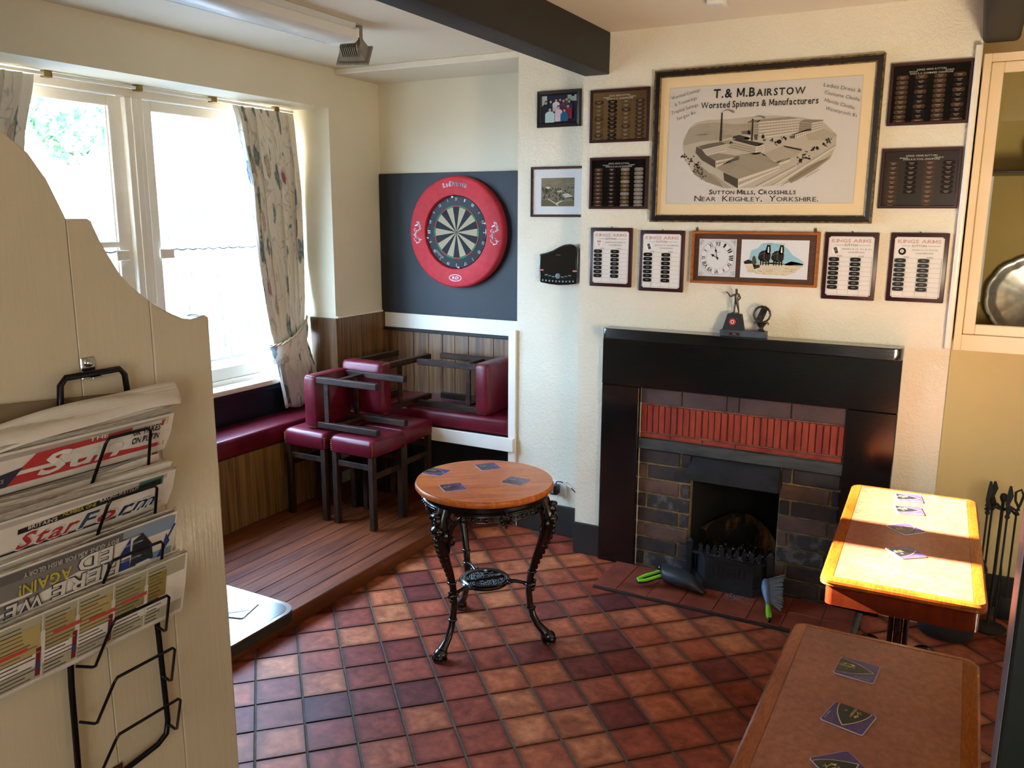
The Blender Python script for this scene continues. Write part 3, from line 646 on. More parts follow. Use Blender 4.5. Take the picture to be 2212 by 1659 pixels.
at(dp, G().tube([(p[0]+.001, p[1]+.002, p[2]-.006) for p in lp], [.0085]*8, 8)).build('handle_core', 'plastic_black', dp, 60)
br = empty('hand_brush', (-.655, 3.55, .013), 'small grey-bristled hand brush with lime green handle on the hearth', 'brush')
at(br, G().tube([(-.615, 3.425, .024), (-.622, 3.455, .027), (-.632, 3.49, .032), (-.642, 3.525, .038)], [.008, .0125, .0115, .009], 10)).build('grip', 'lime', br, 60)
at(br, G().tube([(-.611, 3.414, .022), (-.616, 3.428, .0245)], [.006, .0095], 10)).build('end_cap', 'plastic_black', br, 60)
at(br, G().tube([(-.640, 3.52, .037), (-.650, 3.55, .045), (-.662, 3.585, .058), (-.672, 3.615, .075), (-.68, 3.64, .092), (-.685, 3.652, .103)], [.009, .008, .015, .020, .017, .008], 10)).build('head', 'bluegrey', br, 60)
g = G(); random.seed(4)
for i in range(11):
    for j in range(5):
        t_ = i/10; b0 = Vector((-.648-.034*t_, 3.565+.08*t_, .05+.047*t_)); d = Vector((.062+.012*(t_-.5), -.006+.03*(t_-.35), .008-.028*(1-t_)+.02*t_))+Vector((random.uniform(-.004, .004), random.uniform(-.004, .004), random.uniform(-.006, .006)))
        b0 += Vector((.006, (j-2)*.0035, (j-2)*.003)); g.tube([b0, b0+d*.5, b0+d], [.0042, .0046, .0036], 5)
for v in g.v: v.z = max(v.z, .0145)
at(br, g).build('bristles', 'bristle', br, 60)

# coal hod and companion set in the recess on the right
ch = empty('coal_hod', (.045, 3.72, 0), 'black round coal bucket with tall arched back in the recess', 'coal bucket')
T_ = Matrix.Translation((.045, 3.72, 0))
at(ch, G().lathe([(.085, .0), (.105, .01), (.112, .06), (.118, .2), (.124, .30), (.128, .305), (.122, .305), (.105, .03), (.001, .02)], 28, T_)).build('bucket', 'soot', ch, 60)
arch = [(.045+.085*math.cos(PI*i/14), .44+.09*math.sin(PI*i/14)) for i in range(15)]+[(-.04, .2), (.13, .2)]
at(ch, G().prism(arch, 3.815, 3.835, 'y')).build('back_plate', 'soot', ch, 20)
at(ch, G().tube([(.045+.125*math.cos(PI*i/12), 3.72, .28+.12*math.sin(PI*i/12)) for i in range(13)], .005, 8)).build('handle', 'soot', ch, 60)
cs = empty('fire_companion_set', (.19, 3.62, 0), 'wrought iron fire companion set with looped handles beside the coal bucket', 'fire irons')
def cp(g, n): return at(cs, g).build(n, 'soot', cs, 60)
g = G().lathe([(.075, 0), (.08, .008), (.06, .018), (.012, .03), (.007, .06), (.007, .62), (.012, .63), (.016, .645), (.012, .66), (.001, .665)], 16, Matrix.Translation((.19, 3.62, 0))); cp(g, 'stand')
for k, (dx, dy) in enumerate(((-.055, -.03), (.055, .02), (-.035, .05), (.05, -.04))):
    cp(G().tube([(.19, 3.62, .585), (.19+dx*.6, 3.62+dy*.6, .60), (.19+dx, 3.62+dy, .585), (.19+dx*1.25, 3.62+dy*1.25, .59)], .006, 8), 'arm')
tools = [(-.058, -.032, .72, 'poker'), (.058, .022, .69, 'hearth_shovel'), (-.038, .052, .70, 'brush_tool'), (.02, -.05, .715, 'tongs')]
for k, (dx, dy, zt, nm) in enumerate(tools):
    x, y = .19+dx, 3.62+dy; g = G()
    g.tube([(x, y, .07), (x, y, .35), (x, y, .565)], .0045, 8); g.ball((x, y, .57), .011, 10, 6); 
    if k == 1: g.tube([(x, y, .58), (x+.012, y, .62), (x+.02, y, .66), (x+.008, y, .685), (x-.012, y, .67), (x-.010, y, .63), (x+.006, y, .60)], .0055, 8)
    else: g.tube([(x, y, .575), (x+.004, y, .60), (x-.004, y, .63), (x+.003, y, .67), (x, y, zt)], [.006, .011, .009, .013, .005], 8); g.ball((x, y, .605), .0125, 8, 6)
    if k == 1: g.box(x-.03, x+.03, y-.012, y+.004, .05, .16, .003)
    if k == 2: g.box(x-.014, x+.014, y-.014, y+.014, .05, .15, .003)
    if k == 3: g.tube([(x, y, .35), (x+.012, y, .2), (x, y, .06)], .004, 6)
    cp(g, nm)

cs.location = (.203, 3.85, 0); cs.scale = (.9, .9, .9)

# ================================================================= BENCHES AND STOOLS
wb = empty('window_bench', (-3.35, 2.6, .074), 'fixed bench under the window with burgundy cushion and wood-grain front', 'bench')
def wp(g, n, m, sm=35): return at(wb, g).build(n, m, wb, sm)
ys = .9; random.seed(8)
while ys < 3.80:
    wd = random.choice((.095, .12, .135, .105)); y1 = min(ys+wd, 3.80); wp(G().box(-3.285, -3.266, ys+.001, y1-.001, .0745, .468, .0015), 'front_board', 'panel_base', 0); ys = y1
wp(G().box(-3.50, -3.285, .9, 3.85, .0745, .47), 'carcass', 'skirt', 0)
wp(G().box(-3.499, -3.258, .9, 3.85, .472, .572, .016, 4), 'seat_cushion', 'leather', 60)
wp(G().tube([(-3.262, .92, .552), (-3.262, 3.84, .552)], .004, 6), 'piping', 'piping', 60)
ab = empty('alcove_bench', (-2.7, 4.12, .074), 'fixed bench under the dartboard with burgundy cushion and white front rail', 'bench')
def ap(g, n, m, sm=35): return at(ab, g).build(n, m, ab, sm)
ap(G().box(-3.25, -2.112, 3.892, 3.912, .432, .508, .003), 'front_rail', 'white_gloss')
ap(G().box(-3.25, -2.16, 3.914, 4.315, .480, .506), 'seat_board', 'skirt'); ap(G().box(-3.25, -2.16, 4.08, 4.10, .076, .48), 'void_shade_panel', 'board_black')  # black panel put in for the shade of the void under the bench
ap(G().box(-3.252, -2.158, 3.913, 4.316, .508, .604, .022, 4), 'seat_cushion', 'leather', 60)
ap(G().tube([(-3.24, 3.917, .584), (-2.175, 3.917, .584), (-2.162, 3.925, .584), (-2.162, 4.3, .584)], .004, 6), 'piping', 'piping', 60)

ST = empty('stool', (0, 0, 0), 'x', 'stool', 'burgundy-topped wooden stools by the window bench')
SW = .146
g = G(); N = 12
for zi, (ins, z) in enumerate(((0, .402), (0, .47), (.004, .48), (.014, .487), (.05, .491), (.10, .493), (.1459, .4935))):
    pass
def seat_mesh():
    g = G(); rings = []
    for ins, z in ((.004, .400), (0, .405), (0, .462), (.003, .474), (.010, .483), (.022, .488), (.06, .4915), (.11, .493)):
        h = SW-ins; r = .024 if h > .05 else .01; ring = []
        for cx_, cy_, a0 in ((h-r, h-r, 0), (-h+r, h-r, PI/2), (-h+r, -h+r, PI), (h-r, -h+r, 3*PI/2)):
            for i in range(5): a = a0+PI/2*i/4; ring.append(Vector((cx_+r*math.cos(a), cy_+r*math.sin(a), z)))
        rings.append(ring)
    for r_ in rings: g.v += r_
    n = 20
    for k in range(len(rings)-1):
        for i in range(n): g.f.append([k*n+i, k*n+(i+1) % n, (k+1)*n+(i+1) % n, (k+1)*n+i])
    g.f.append([(len(rings)-1)*n+i for i in range(n)]); g.f.append([i for i in range(n)][::-1]); return g
seat_mesh().build('seat', 'leather', ST, 60)
for sx_ in (-1, 1):
    for sy_ in (-1, 1): G().box(sx_*.122-.0165, sx_*.122+.0165, sy_*.122-.0165, sy_*.122+.0165, 0, .401, .003).build('leg', 'stool_wood', ST)
for s_ in (-1, 1): G().box(-.106, .106, s_*.122-.007, s_*.122+.007, .325, .355, .002).build('rung', 'stool_wood', ST)
for s_ in (-1, 1): G().box(s_*.122-.007, s_*.122+.007, -.106, .106, .275, .305, .002).build('rung', 'stool_wood', ST)
g = G()
for sx_ in (-1, 1):
    for sy_ in (-1, 1):
        for k in range(6): g.ball((sx_*(SW-.007), sy_*(SW-.006), .408+k*.011), .0032, 6, 4)
g.build('upholstery_nails', 'brass', ST, 60)['kind'] = 'stuff'
L = [((-2.752, 3.450, .0746), (0, 0, -.02), 'upright burgundy stool nearest the round table, front of the group'),
     ((-3.078, 3.450, .0746), (0, 0, .01), 'upright burgundy stool tight against the window bench'),
     ((-2.775, 3.744, .0746), (0, 0, .02), 'upright burgundy stool behind the front one, against the alcove bench'),
     ((-3.082, 3.744, .0746), (0, 0, 0), 'upright stool hidden in the corner behind the other three'),
     ((-2.622, 3.495, .7160), (0, -PI/2, 0), 'stool on its side over the front stools, legs pointing right'),
     ((-2.948, 4.150, .7510), (PI/2, 0, -.03), 'stool on its side at the back, legs pointing to the alcove wall'),
     ((-2.772, 4.075, .7520), (0, PI/2, .0), 'stool on its side on the alcove bench, legs pointing left')]
for i, (loc, rot, lab) in enumerate(L):
    if i == 0: ST.location = loc; ST.rotation_euler = rot; ST['label'] = lab
    else: copy_tree(ST, loc, rot, lab)

# ================================================================= CURTAINS
def curtain(name, rows, x0, lab, nu=96, pleats=7, seed=1, bulge=0):
    root = empty(name, (x0, (rows[0][1]+rows[0][2])/2, rows[0][0]), lab, 'curtain'); random.seed(seed)
    vs = []; uvs = []; fs = []; nv = 64; ph = [random.uniform(-.25, .25) for _ in range(pleats+3)]
    def look(z):
        for a, b_ in zip(rows[:-1], rows[1:]):
            if a[0] >= z >= b_[0]:
                t_ = (a[0]-z)/(a[0]-b_[0]); t_ = t_*t_*(3-2*t_)*.5+t_*.5; return [a[k]+(b_[k]-a[k])*t_ for k in range(1, 5)]
        return rows[-1][1:]
    ztop, zbot = rows[0][0], rows[-1][0]
    for j in range(nv+1):
        z = ztop+(zbot-ztop)*j/nv; yl, yr, dx, amp = look(z)
        for i in range(nu+1):
            u = i/nu; w_ = u*pleats; ii = int(w_); f_ = w_+ph[min(ii, pleats)]*math.sin(PI*(w_-ii))
            wave = math.sin(2*PI*f_)*.7+.3*math.sin(2*PI*f_*.5+1.3*seed+z*2.2)
            x = x0+dx+amp*wave*(.6+.4*math.sin(j*.13+ii)); y = yl+(yr-yl)*u+amp*.35*math.cos(2*PI*f_)
            zz = z+(.012*math.sin(u*9+1)+.018*u if j > nv-3 else 0)
            vs.append((x-root.location.x, y-root.location.y, zz-root.location.z)); uvs.append((u*1.15, (ztop-z)*.62))
    for j in range(nv):
        for i in range(nu): a = j*(nu+1)+i; fs.append([a, a+1, a+nu+2, a+nu+1])
    me = bpy.data.meshes.new('cloth'); me.from_pydata(vs, [], fs); uvl = me.uv_layers.new(name='UV')
    for p in me.polygons:
        for li, vi in zip(p.loop_indices, p.vertices): uvl.data[li].uv = uvs[vi]
    me.materials.append(MT['chintz']); me.polygons.foreach_set('use_smooth', [True]*len(fs))
    o = bpy.data.objects.new('cloth', me); C.objects.link(o); o.parent = root; s_ = o.modifiers.new('s', 'SOLIDIFY'); s_.thickness = .003
    return root
#        z     yl    yr    dx    amp
cur = curtain('curtain', [(2.272, 3.345, 3.80, 0, .026), (2.19, 3.37, 3.81, 0, .030), (1.80, 3.44, 3.835, 0, .036), (1.45, 3.475, 3.835, .0, .034), (1.22, 3.50, 3.82, .01, .026),
              (1.06, 3.52, 3.80, .02, .012), (.99, 3.53, 3.80, .03, .012), (.88, 3.535, 3.83, .04, .018), (.78, 3.53, 3.845, .06, .022), (.66, 3.53, 3.845, .08, .024), (.590, 3.535, 3.845, .085, .024)], -3.515, 'floral chintz curtain tied back at the dart-alcove end of the window')
random.seed(3)
tie = [(-3.535, 3.505, .985), (-3.485, 3.515, .965), (-3.445, 3.575, .975), (-3.435, 3.66, 1.01), (-3.445, 3.74, 1.055), (-3.48, 3.815, 1.10), (-3.52, 3.85, 1.115)]
g = G(); tt = []
for a, b_ in zip(tie[:-1], tie[1:]):
    for k in range(10): tt.append(Vector(a).lerp(Vector(b_), k/10))
o1 = at(cur, G().tube([p+Vector((.004*math.cos(i*.8), 0, .004*math.sin(i*.8))) for i, p in enumerate(tt)], .005, 6).tube([p+Vector((-.004*math.cos(i*.8), 0, -.004*math.sin(i*.8))) for i, p in enumerate(tt)], .005, 6)).build('tie_cord', 'rope', cur, 60)
# tie-back band below the cord
g = G(); nb = 16
for i in range(nb+1):
    t_ = i/nb; k = t_*(len(tie)-1); a = int(min(k, len(tie)-2)); p = Vector(tie[a]).lerp(Vector(tie[a+1]), k-a)
    g.v += [p+Vector((.002, 0, -.004)), p+Vector((.010, 0, -.05-.03*math.sin(PI*t_))), p+Vector((.004, .0, -.085-.04*math.sin(PI*t_)))]
for i in range(nb): 
    for k in range(2): a = i*3+k; g.f.append([a, a+1, a+4, a+3])
tb = at(cur, g).build('tie_band', 'chintz', cur, 60)
uvl = tb.data.uv_layers.new(name='UV')
for p in tb.data.polygons:
    for li, vi in zip(p.loop_indices, p.vertices): uvl.data[li].uv = (vi//3*.03+.1, (vi % 3)*.04+.3)
curtain('curtain', [(2.272, 1.60, 2.27, 0, .022), (2.0, 1.60, 2.20, 0, .022), (1.3, 1.60, 2.0, .0, .018), (1.0, 1.60, 1.92, .0, .012), (.8, 1.6, 2.0, .02, .02)], -3.515, 'floral chintz curtain at the near end of the window, beside the screen', 60, 10, 5)

# ================================================================= TABLES
RC = Vector((-1.628, 2.765, 0))
rt = empty('round_table', tuple(RC), 'round wooden-topped pub table on three ornate black cast iron legs', 'table')
def clip_disc(r, y0, y1, n=64):
    pts = [(r*math.cos(2*PI*i/n), r*math.sin(2*PI*i/n)) for i in range(n)]
    def cut(p, lim, sg):
        o = []
        for i in range(len(p)):
            a, b_ = p[i], p[(i+1) % len(p)]; ia, ib = sg*(a[1]-lim) <= 0, sg*(b_[1]-lim) <= 0
            if ia: o.append(a)
            if ia != ib: t_ = (lim-a[1])/(b_[1]-a[1]); o.append((a[0]+(b_[0]-a[0])*t_, lim))
        return o
    return cut(cut(pts, y1, 1), y0, -1)
ang = math.radians(38); RZ = Matrix.Rotation(ang, 4, 'Z')
for y0, y1 in ((-.3, -.0905), (-.09, .0745), (.075, .3)):
    G().prism(clip_disc(.272, y0, y1), .647, .6705, 'z').build('top_board', 'round_top', rt, 30).matrix_local = RZ
G().lathe([(.262, .643), (.270, .6435), (.2755, .650), (.2765, .658), (.2745, .665), (.2715, .6695), (.2712, .6695)], 72).build('edge_moulding', 'round_top', rt, 60)
G().lathe([(.235, .643), (.246, .643), (.248, .636), (.243, .630), (.243, .616), (.247, .612), (.247, .606), (.240, .604), (.236, .604)], 56).build('ring_frame', 'cast', rt, 30)
g = G()
for k in range(3):                                        # frieze arcs with bead rows between legs
    a0 = math.radians(-100+120*k+12); a1 = a0+math.radians(96)
    for zz, rr_ in ((.598, .238), (.575, .236)): g.tube([(rr_*math.cos(a0+(a1-a0)*i/16), rr_*math.sin(a0+(a1-a0)*i/16), zz-.0*i) for i in range(17)], .004, 6)
    for i in range(1, 16):
        a = a0+(a1-a0)*i/16
        if abs(i-8) > 1: g.ball((.238*math.cos(a), .238*math.sin(a), .587), .0085 if i % 2 else .006, 8, 5)
g.build('frieze', 'cast', rt, 60)
for k in range(3):
    a = math.radians(-100+120*k+60); g = G(); c_ = Vector((.245*math.cos(a), .245*math.sin(a), .588))
    M = Matrix.Translation(c_) @ Matrix.Rotation(a, 4, 'Z') @ Matrix.Rotation(PI/2, 4, 'Y')
    g.lathe([(.001, .014), (.008, .013), (.010, .008), (.016, .007), (.018, .002), (.022, 0), (.022, -.01), (.001, -.01)], 16, M)
    for j in range(8): g.ball((.021*math.cos(j*PI/4), .021*math.sin(j*PI/4), .002), .008, 8, 5, M)
    for dz in (.03, -.03): g.ball((0, 0, 0), .007, 8, 5, M @ Matrix.Translation((dz, 0, 0)))
    g.build('rosette', 'cast', rt, 60)
def table_leg():
    g = G()
    prof = [(.232, .61, .030), (.246, .575, .030), (.256, .53, .029), (.257, .49, .027), (.248, .45, .024), (.232, .405, .020), (.214, .36, .0165), (.198, .31, .014), (.187, .26, .0135), (.184, .21, .0135), (.190, .16, .0135), (.203, .11, .014), (.222, .075, .015), (.243, .052, .017), (.258, .036, .020)]
    g.tube([(r, 0, z) for r, z, w_ in prof], [w_ for r, z, w_ in prof], 12)
    # paw foot
    g.ball((.266, 0, .026), .032, 12, 8, rz=.026, ry=.027)
    for dy in (-.017, -.006, .006, .017): g.ball((.289-abs(dy)*.35, dy, .017), .0125, 8, 6, rz=.014, ry=.008)
    g.lathe([(.024, 0), (.030, .004), (.028, .012), (.001, .014)], 14, Matrix.Translation((.268, 0, 0)))
    # bust, wings and scrolls on the knee
    g.ball((.272, 0, .572), .018, 12, 8, rz=.022); g.ball((.276, 0, .595), .021, 10, 6, rz=.010); g.ball((.291, 0, .570), .005, 6, 5)
    g.ball((.276, 0, .535), .024, 10, 8, rz=.022, ry=.030)
    for s_ in (-1, 1):
        g.ball((.283, s_*.014, .527), .012, 8, 6); g.ball((.262, s_*.030, .515), .014, 8, 6, rz=.022)
        sc_ = [(.250-.018*t_*0, s_*(.034+.026*math.cos(t_*1.9*PI+.4)*(1-t_*.55)), .575-.02+.030*math.sin(t_*1.9*PI+.4)*(1-t_*.55)) for t_ in [i/14 for i in range(15)]]; g.tube(sc_, [.0075-.003*i/14 for i in range(15)], 7)
        sc_ = [(.240, s_*(.040+.022*math.cos(t_*1.7*PI+2.4)*(1-t_*.5)), .500+.026*math.sin(t_*1.7*PI+2.4)*(1-t_*.5)) for t_ in [i/14 for i in range(15)]]; g.tube(sc_, [.007-.003*i/14 for i in range(15)], 7)
        g.tube([(.235, s_*.085, .598), (.24, s_*.062, .575), (.246, s_*.044, .54), (.244, s_*.032, .49), (.232, s_*.018, .44)], [.006, .008, .009, .008, .005], 8)
        for zz, rr_, w_ in ((.47, .256, .010), (.445, .250, .009), (.42, .24, .008)): g.ball((rr_+.004, s_*.014, zz), w_, 8, 6)
    for i in range(9):
        z = .50-.022*i; rr_, w_ = next((a[0]+(b_[0]-a[0])*(a[1]-z)/(a[1]-b_[1]), a[2]+(b_[2]-a[2])*(a[1]-z)/(a[1]-b_[1])) for a, b_ in zip(prof[:-1], prof[1:]) if a[1] >= z >= b_[1])
        g.ball((rr_+w_*.92, 0, z), .0105-.0006*i, 8, 6, rz=.013)
    for z, r in ((.395, .233), (.30, .2), (.245, .189), (.145, .198)): g.lathe([(.014, -.006), (.019, -.003), (.019, .003), (.014, .006)], 12, Matrix.Translation((r-.003, 0, z)))
    # bracket knob where the shelf arm comes through
    g.tube([(.165, 0, .245), (.205, 0, .245), (.213, 0, .245)], [.009, .011, .008], 8); g.ball((.207, 0, .262), .009, 8, 6); g.ball((.2, .0, .225), .010, 8, 6)
    return g
leg0 = table_leg().build('leg', 'cast', rt, 60); leg0.rotation_euler = (0, 0, math.radians(-100))
for k in (1, 2): inst(leg0, 'leg', rt, (0, 0, 0), (0, 0, math.radians(-100+120*k+(0, -4, 4)[k])))
g = G().lathe([(.078, .240), (.092, .238), (.102, .240), (.1045, .247), (.100, .252), (.094, .250), (.088, .254), (.080, .252), (.078, .246)], 48)
g.box(-.082, .082, -.010, .010, .241, .250, .002, M=Matrix.Rotation(.9, 4, 'Z')); g.box(-.082, .082, -.0035, .0035, .250, .253, .001, M=Matrix.Rotation(.9, 4, 'Z'))
shelf = g.build('cast_shelf', 'cast', rt, 40)
g = G(); random.seed(12)
for i in range(54):
    a = random.uniform(0, 2*PI); r = math.sqrt(random.random())*.072; x, y = r*math.cos(a), r*math.sin(a)
    if abs(-x*math.sin(.9)+y*math.cos(.9)) < .014: continue
    b0 = random.uniform(0, 2*PI); 
    for j in range(4): g.ball((x+.006*math.cos(b0+j*PI/2), y+.006*math.sin(b0+j*PI/2), .246), .0052, 6, 4, rz=.0028)
for rr_ in (.03, .055):
    for s_ in (0, 1): g.tube([(rr_*math.cos(.9+.35+s_*PI+(PI-.7)*i/12), rr_*math.sin(.9+.35+s_*PI+(PI-.7)*i/12), .245) for i in range(13)], .003, 5)
g.build('openwork', 'cast', shelf, 60)['kind'] = 'stuff'
for k in range(3):
    a = math.radians(-100+120*k+(0, -4, 4)[k]); g = G(); g.tube([(.095, 0, .245), (.125, 0, .252), (.150, 0, .250), (.185, 0, .245)], [.011, .008, .007, .009], 8)
    g.ball((.103, .012, .247), .009, 8, 6); g.ball((.103, -.012, .247), .009, 8, 6)
    o = g.build('shelf_arm', 'cast', rt, 60); o.rotation_euler = (0, 0, a)

# two long rectangular tables: framed panel top, deep apron, cast pedestal
def rrpoly(x0, x1, y0, y1, r, n=6):
    p = []
    for cx_, cy_, a in ((x1-r, y0+r, -PI/2), (x1-r, y1-r, 0), (x0+r, y1-r, PI/2), (x0+r, y0+r, PI)): p += [(cx_+r*math.cos(a+PI/2*i/n), cy_+r*math.sin(a+PI/2*i/n)) for i in range(n+1)]
    return p
def scroll(cx_, cz, r, s_, turns=1.4, st=0):
    return [(cx_+s_*r*(1-.62*t_)*math.cos(st+turns*2*PI*t_), 0, cz+r*(1-.62*t_)*math.sin(st+turns*2*PI*t_)) for t_ in [i/26 for i in range(27)]]
def long_table(name, cx_, cy_, hx, hy, zt, lab, rz=0, ped_y=(0,)):
    root = empty(name, (cx_, cy_, 0), lab, 'table', None, rz)
    # mitred-end frame: long rails full length, short rails between
    fw = .036; lv = []
    prof = [(0, zt), (.004, zt), (-.0, zt)]
    outer = rrpoly(-hx, hx, -hy, hy, .03); n = len(outer)
    def ring(off, z): return [Vector((p[0]*(hx+off)/hx, p[1]*(hy+off)/hy, z)) for p in outer]
    g = G(); rings = [ring(-.024, zt-.026), ring(-.006, zt-.027), ring(-.001, zt-.022), ring(-.004, zt-.017), ring(.0, zt-.014), ring(-.001, zt-.007), ring(-.007, zt-.001), ring(-.012, zt)]
    for r_ in rings: g.v += r_
    for k in range(len(rings)-1):
        for i in range(n): g.f.append([k*n+i, k*n+(i+1) % n, (k+1)*n+(i+1) % n, (k+1)*n+i])
    # flat top ring in to the panel
    top = rings[-1]; ix, iy = hx-fw, hy-.022; base = len(g.v)
    for p in top: g.v.append(Vector((max(-ix, min(ix, p.x)), max(-iy, min(iy, p.y)), zt)))
    k = (len(rings)-1)*n
    for i in range(n): g.f.append([k+i, k+(i+1) % n, base+(i+1) % n, base+i])
    g.build('frame', 'rail_wood', root, 25)
    G().box(-ix+.0006, ix-.0006, -iy+.0006, iy-.0006, zt-.02, zt-.0006).build('inset_panel', 'panel_top', root, 0)
    G().prism(rrpoly(-hx+.017, hx-.017, -hy+.017, hy-.017, .022), zt-.088, zt-.026).build('apron', 'apron_wood', root, 40)
    for py in ped_y:
        ped = None; g = G(); 
        for dx in (-.024, 0, .024): g.tube([(dx, py, .10), (dx, py, zt-.10)], .0085 if dx else .013, 10)
        g.lathe([(.05, .08), (.045, .10), (.030, .115), (.034, .13), (.02, .14)], 16, Matrix.Translation((0, py, 0))); g.lathe([(.02, zt-.16), (.034, zt-.15), (.030, zt-.135), (.05, zt-.11), (.06, zt-.089), (.001, zt-.089)], 16, Matrix.Translation((0, py, 0)))
        g.build('column', 'cast', root, 60)
        for s_ in (-1, 1):
            for cz, r, st in ((zt-.135, .046, PI/2), (zt-.245, .055, PI/2), (.25, .05, -PI/2), (.14, .06, -PI/2)):
                pts_ = [(p[0], p[1]+py, p[2]) for p in scroll(s_*(.03+r), cz, r, s_, 1.35, st)]
                G().tube(pts_, [.010-.005*i/26 for i in range(27)], 8).build('scroll', 'cast', root, 60)
            G().tube([(s_*.02, py, .12), (s_*.07, py, .10), (s_*.12, py, .05), (s_*.16, py, .018), (s_*.185, py, .012)], [.016, .016, .014, .013, .012], 10).build('foot', 'cast', root, 60)
        for s_ in (-1, 1): G().tube([(0, py+s_*.02, .12), (0, py+s_*.10, .09), (0, py+s_*.19, .03), (0, py+s_*.24, .012)], [.016, .015, .013, .012], 10).build('foot', 'cast', root, 60)
        G().box(-.10, .10, py-.012, py+.012, zt-.098, zt-.088, .002).build('top_plate', 'cast', root)
    return root
TZ = .67
t2 = long_table('long_table', -.104, 2.955, .218, .497, TZ, 'sunlit long wooden table with orange frame beside the fireplace', .03, (-.02,))
t3 = long_table('long_table', -.105, 1.66, .214, .482, TZ, 'long wooden table with brown panel top in the near right corner', .004, (-.02,))
lt = empty('black_top_table', (-1.76, 1.22, 0), 'black-topped table with chrome edge band behind the painted screen', 'table')
o = at(lt, G().prism(rrpoly(-2.06, -1.452, .92, 1.522, .05, 8), .672, .696)); o.build('edge', 'black_rubber', lt, 40)
at(lt, G().prism(rrpoly(-2.058, -1.454, .922, 1.520, .05, 8), .696, .7005)).build('edge_band', 'chrome', lt, 40)
at(lt, G().prism(rrpoly(-2.046, -1.466, .934, 1.508, .042, 8), .69, .7012)).build('top', 'black_laminate', lt, 40)
at(lt, G().lathe([(.22, 0), (.22, .012), (.03, .03), (.025, .06), (.025, .62), (.10, .66), (.12, .672), (.001, .672)], 28, Matrix.Translation((-1.76, 1.22, 0)))).build('pedestal', 'cast', lt, 50)

# ---------------------------------------------------------------- beer mats
CO = empty('beer_mat', (0, 0, 0), 'x', 'beer mat', 'purple and black beer mats on the tables')
g = G().prism(rrpoly(-.044, .044, -.044, .044, .006, 4), 0, .0014); g.build('card', 'mount_white', CO, 40)
d = Draw(lambda u, v, l: (u, v, .0014+l))
d.rrect(-.0437, -.0437, .0437, .0437, .006, '#b9a5cf'); d.up().rrect(-.0425, -.0425, .0425, .0425, .0055, '#45306a')
random.seed(6); d.up()
for i in range(60):
    u, v = random.uniform(-.040, .040), random.uniform(-.040, .040); a = random.uniform(0, PI); s_ = random.uniform(.002, .006); d.line([(u, v), (u+s_*math.cos(a), v+s_*math.sin(a))], .0012, random.choice(('#5d4786', '#2f1f4c', '#7a64a4')))
def arch_(k): return [(-.0425, -.034*k), (-.0425, .034*k)]+[(-.0425+.080*k*(t_), .034*k*(1-t_**1.9)) for t_ in [i/10 for i in range(1, 11)]]+[(-.0425+.080*k*(t_), -.034*k*(1-t_**1.9)) for t_ in [i/10 for i in range(9, 0, -1)]]
d.up().poly(arch_(1.0), '#d9c5a0'); d.up().poly(arch_(.955), '#15151c')
d.up().text('STRONGBOW', -.0225, -.001, .0052, '#c9b26a', 'b', width=.036, rot=0); d.line([(-.032, .008), (-.020, .012), (-.008, .009)], .0014, '#c9b26a'); d.line([(-.034, .014), (-.024, .010), (-.012, .016)], .0012, '#c9b26a'); d.line([(-.030, .006), (-.026, .018)], .0012, '#c9b26a')
d.poly([(-.012, .006), (-.004, .011), (-.014, .015)], '#c9b26a'); d.poly([(-.028, -.013), (-.022, -.018), (-.016, -.013), (-.022, -.009)], '#5b5a3c'); d.text('strongbow.co.uk', .018, -.0385, .0028, '#cfc4df', width=.032)
d.build('print', 'gloss_ink', CO)
CT = TZ+.0002
mats = [((-1.849, 2.753, CT+.0006), .05, 'beer mat nearest the left edge of the round table'),
        ((-1.703, 2.920, CT+.0006), .90, 'beer mat at the back of the round table'),
        ((-1.683, 2.617, CT+.0006), .86, 'beer mat at the front of the round table'),
        ((-1.508, 2.806, CT+.0006), .02, 'beer mat nearest the right edge of the round table'),
        ((-.126, 3.352, CT), .18, 'farthest of the four beer mats on the sunlit table'),
        ((-.116, 3.205, CT), .22, 'second farthest beer mat on the sunlit table'),
        ((-.112, 2.995, CT), PI/4+.03, 'beer mat just inside the shadow band of the sunlit table'),
        ((-.098, 2.772, CT), PI/4-.12, 'nearest beer mat on the sunlit table, one corner curling'),
        ((-.145, 1.949, CT), -.08, 'farthest beer mat on the near brown table'),
        ((-.137, 1.735, CT), -2.35+.55, 'middle beer mat on the near brown table'),
        ((-.125, 1.555, CT), .76, 'beer mat cut by the bottom edge of the picture'),
        ((-1.585, 1.425, .7016), .3, 'beer mat on the black-topped table behind the screen')]
for i, (loc, a, lab) in enumerate(mats):
    if i == 0: CO.location = loc; CO.rotation_euler = (0, 0, a); CO['label'] = lab
    else: copy_tree(CO, loc, (0, 0, a), lab)

# ================================================================= THINGS ON THE WALLS
def frame_ring(w_, h_, prof):
    """prof: (inset from outer edge, depth towards the room); outer edge first"""
    g = G(); n = 4
    for ins, dp_ in prof:
        for sx_, sz_ in ((-1, 0), (1, 0), (1, 1), (-1, 1)): g.v.append(Vector((sx_*(w_/2-ins), -dp_, (h_-ins) if sz_ else ins)))
    for k in range(len(prof)-1):
        for i in range(4): g.f.append([k*4+i, k*4+(i+1) % 4, (k+1)*4+(i+1) % 4, (k+1)*4+i])
    return g
def picture(name, lab, cat, x0, x1, z0, z1, yw, group=None):
    return empty(name, ((x0+x1)/2, yw, z0), lab, cat, group), x1-x0, z1-z0
YCf = YC-.001; YPf = YP-.001
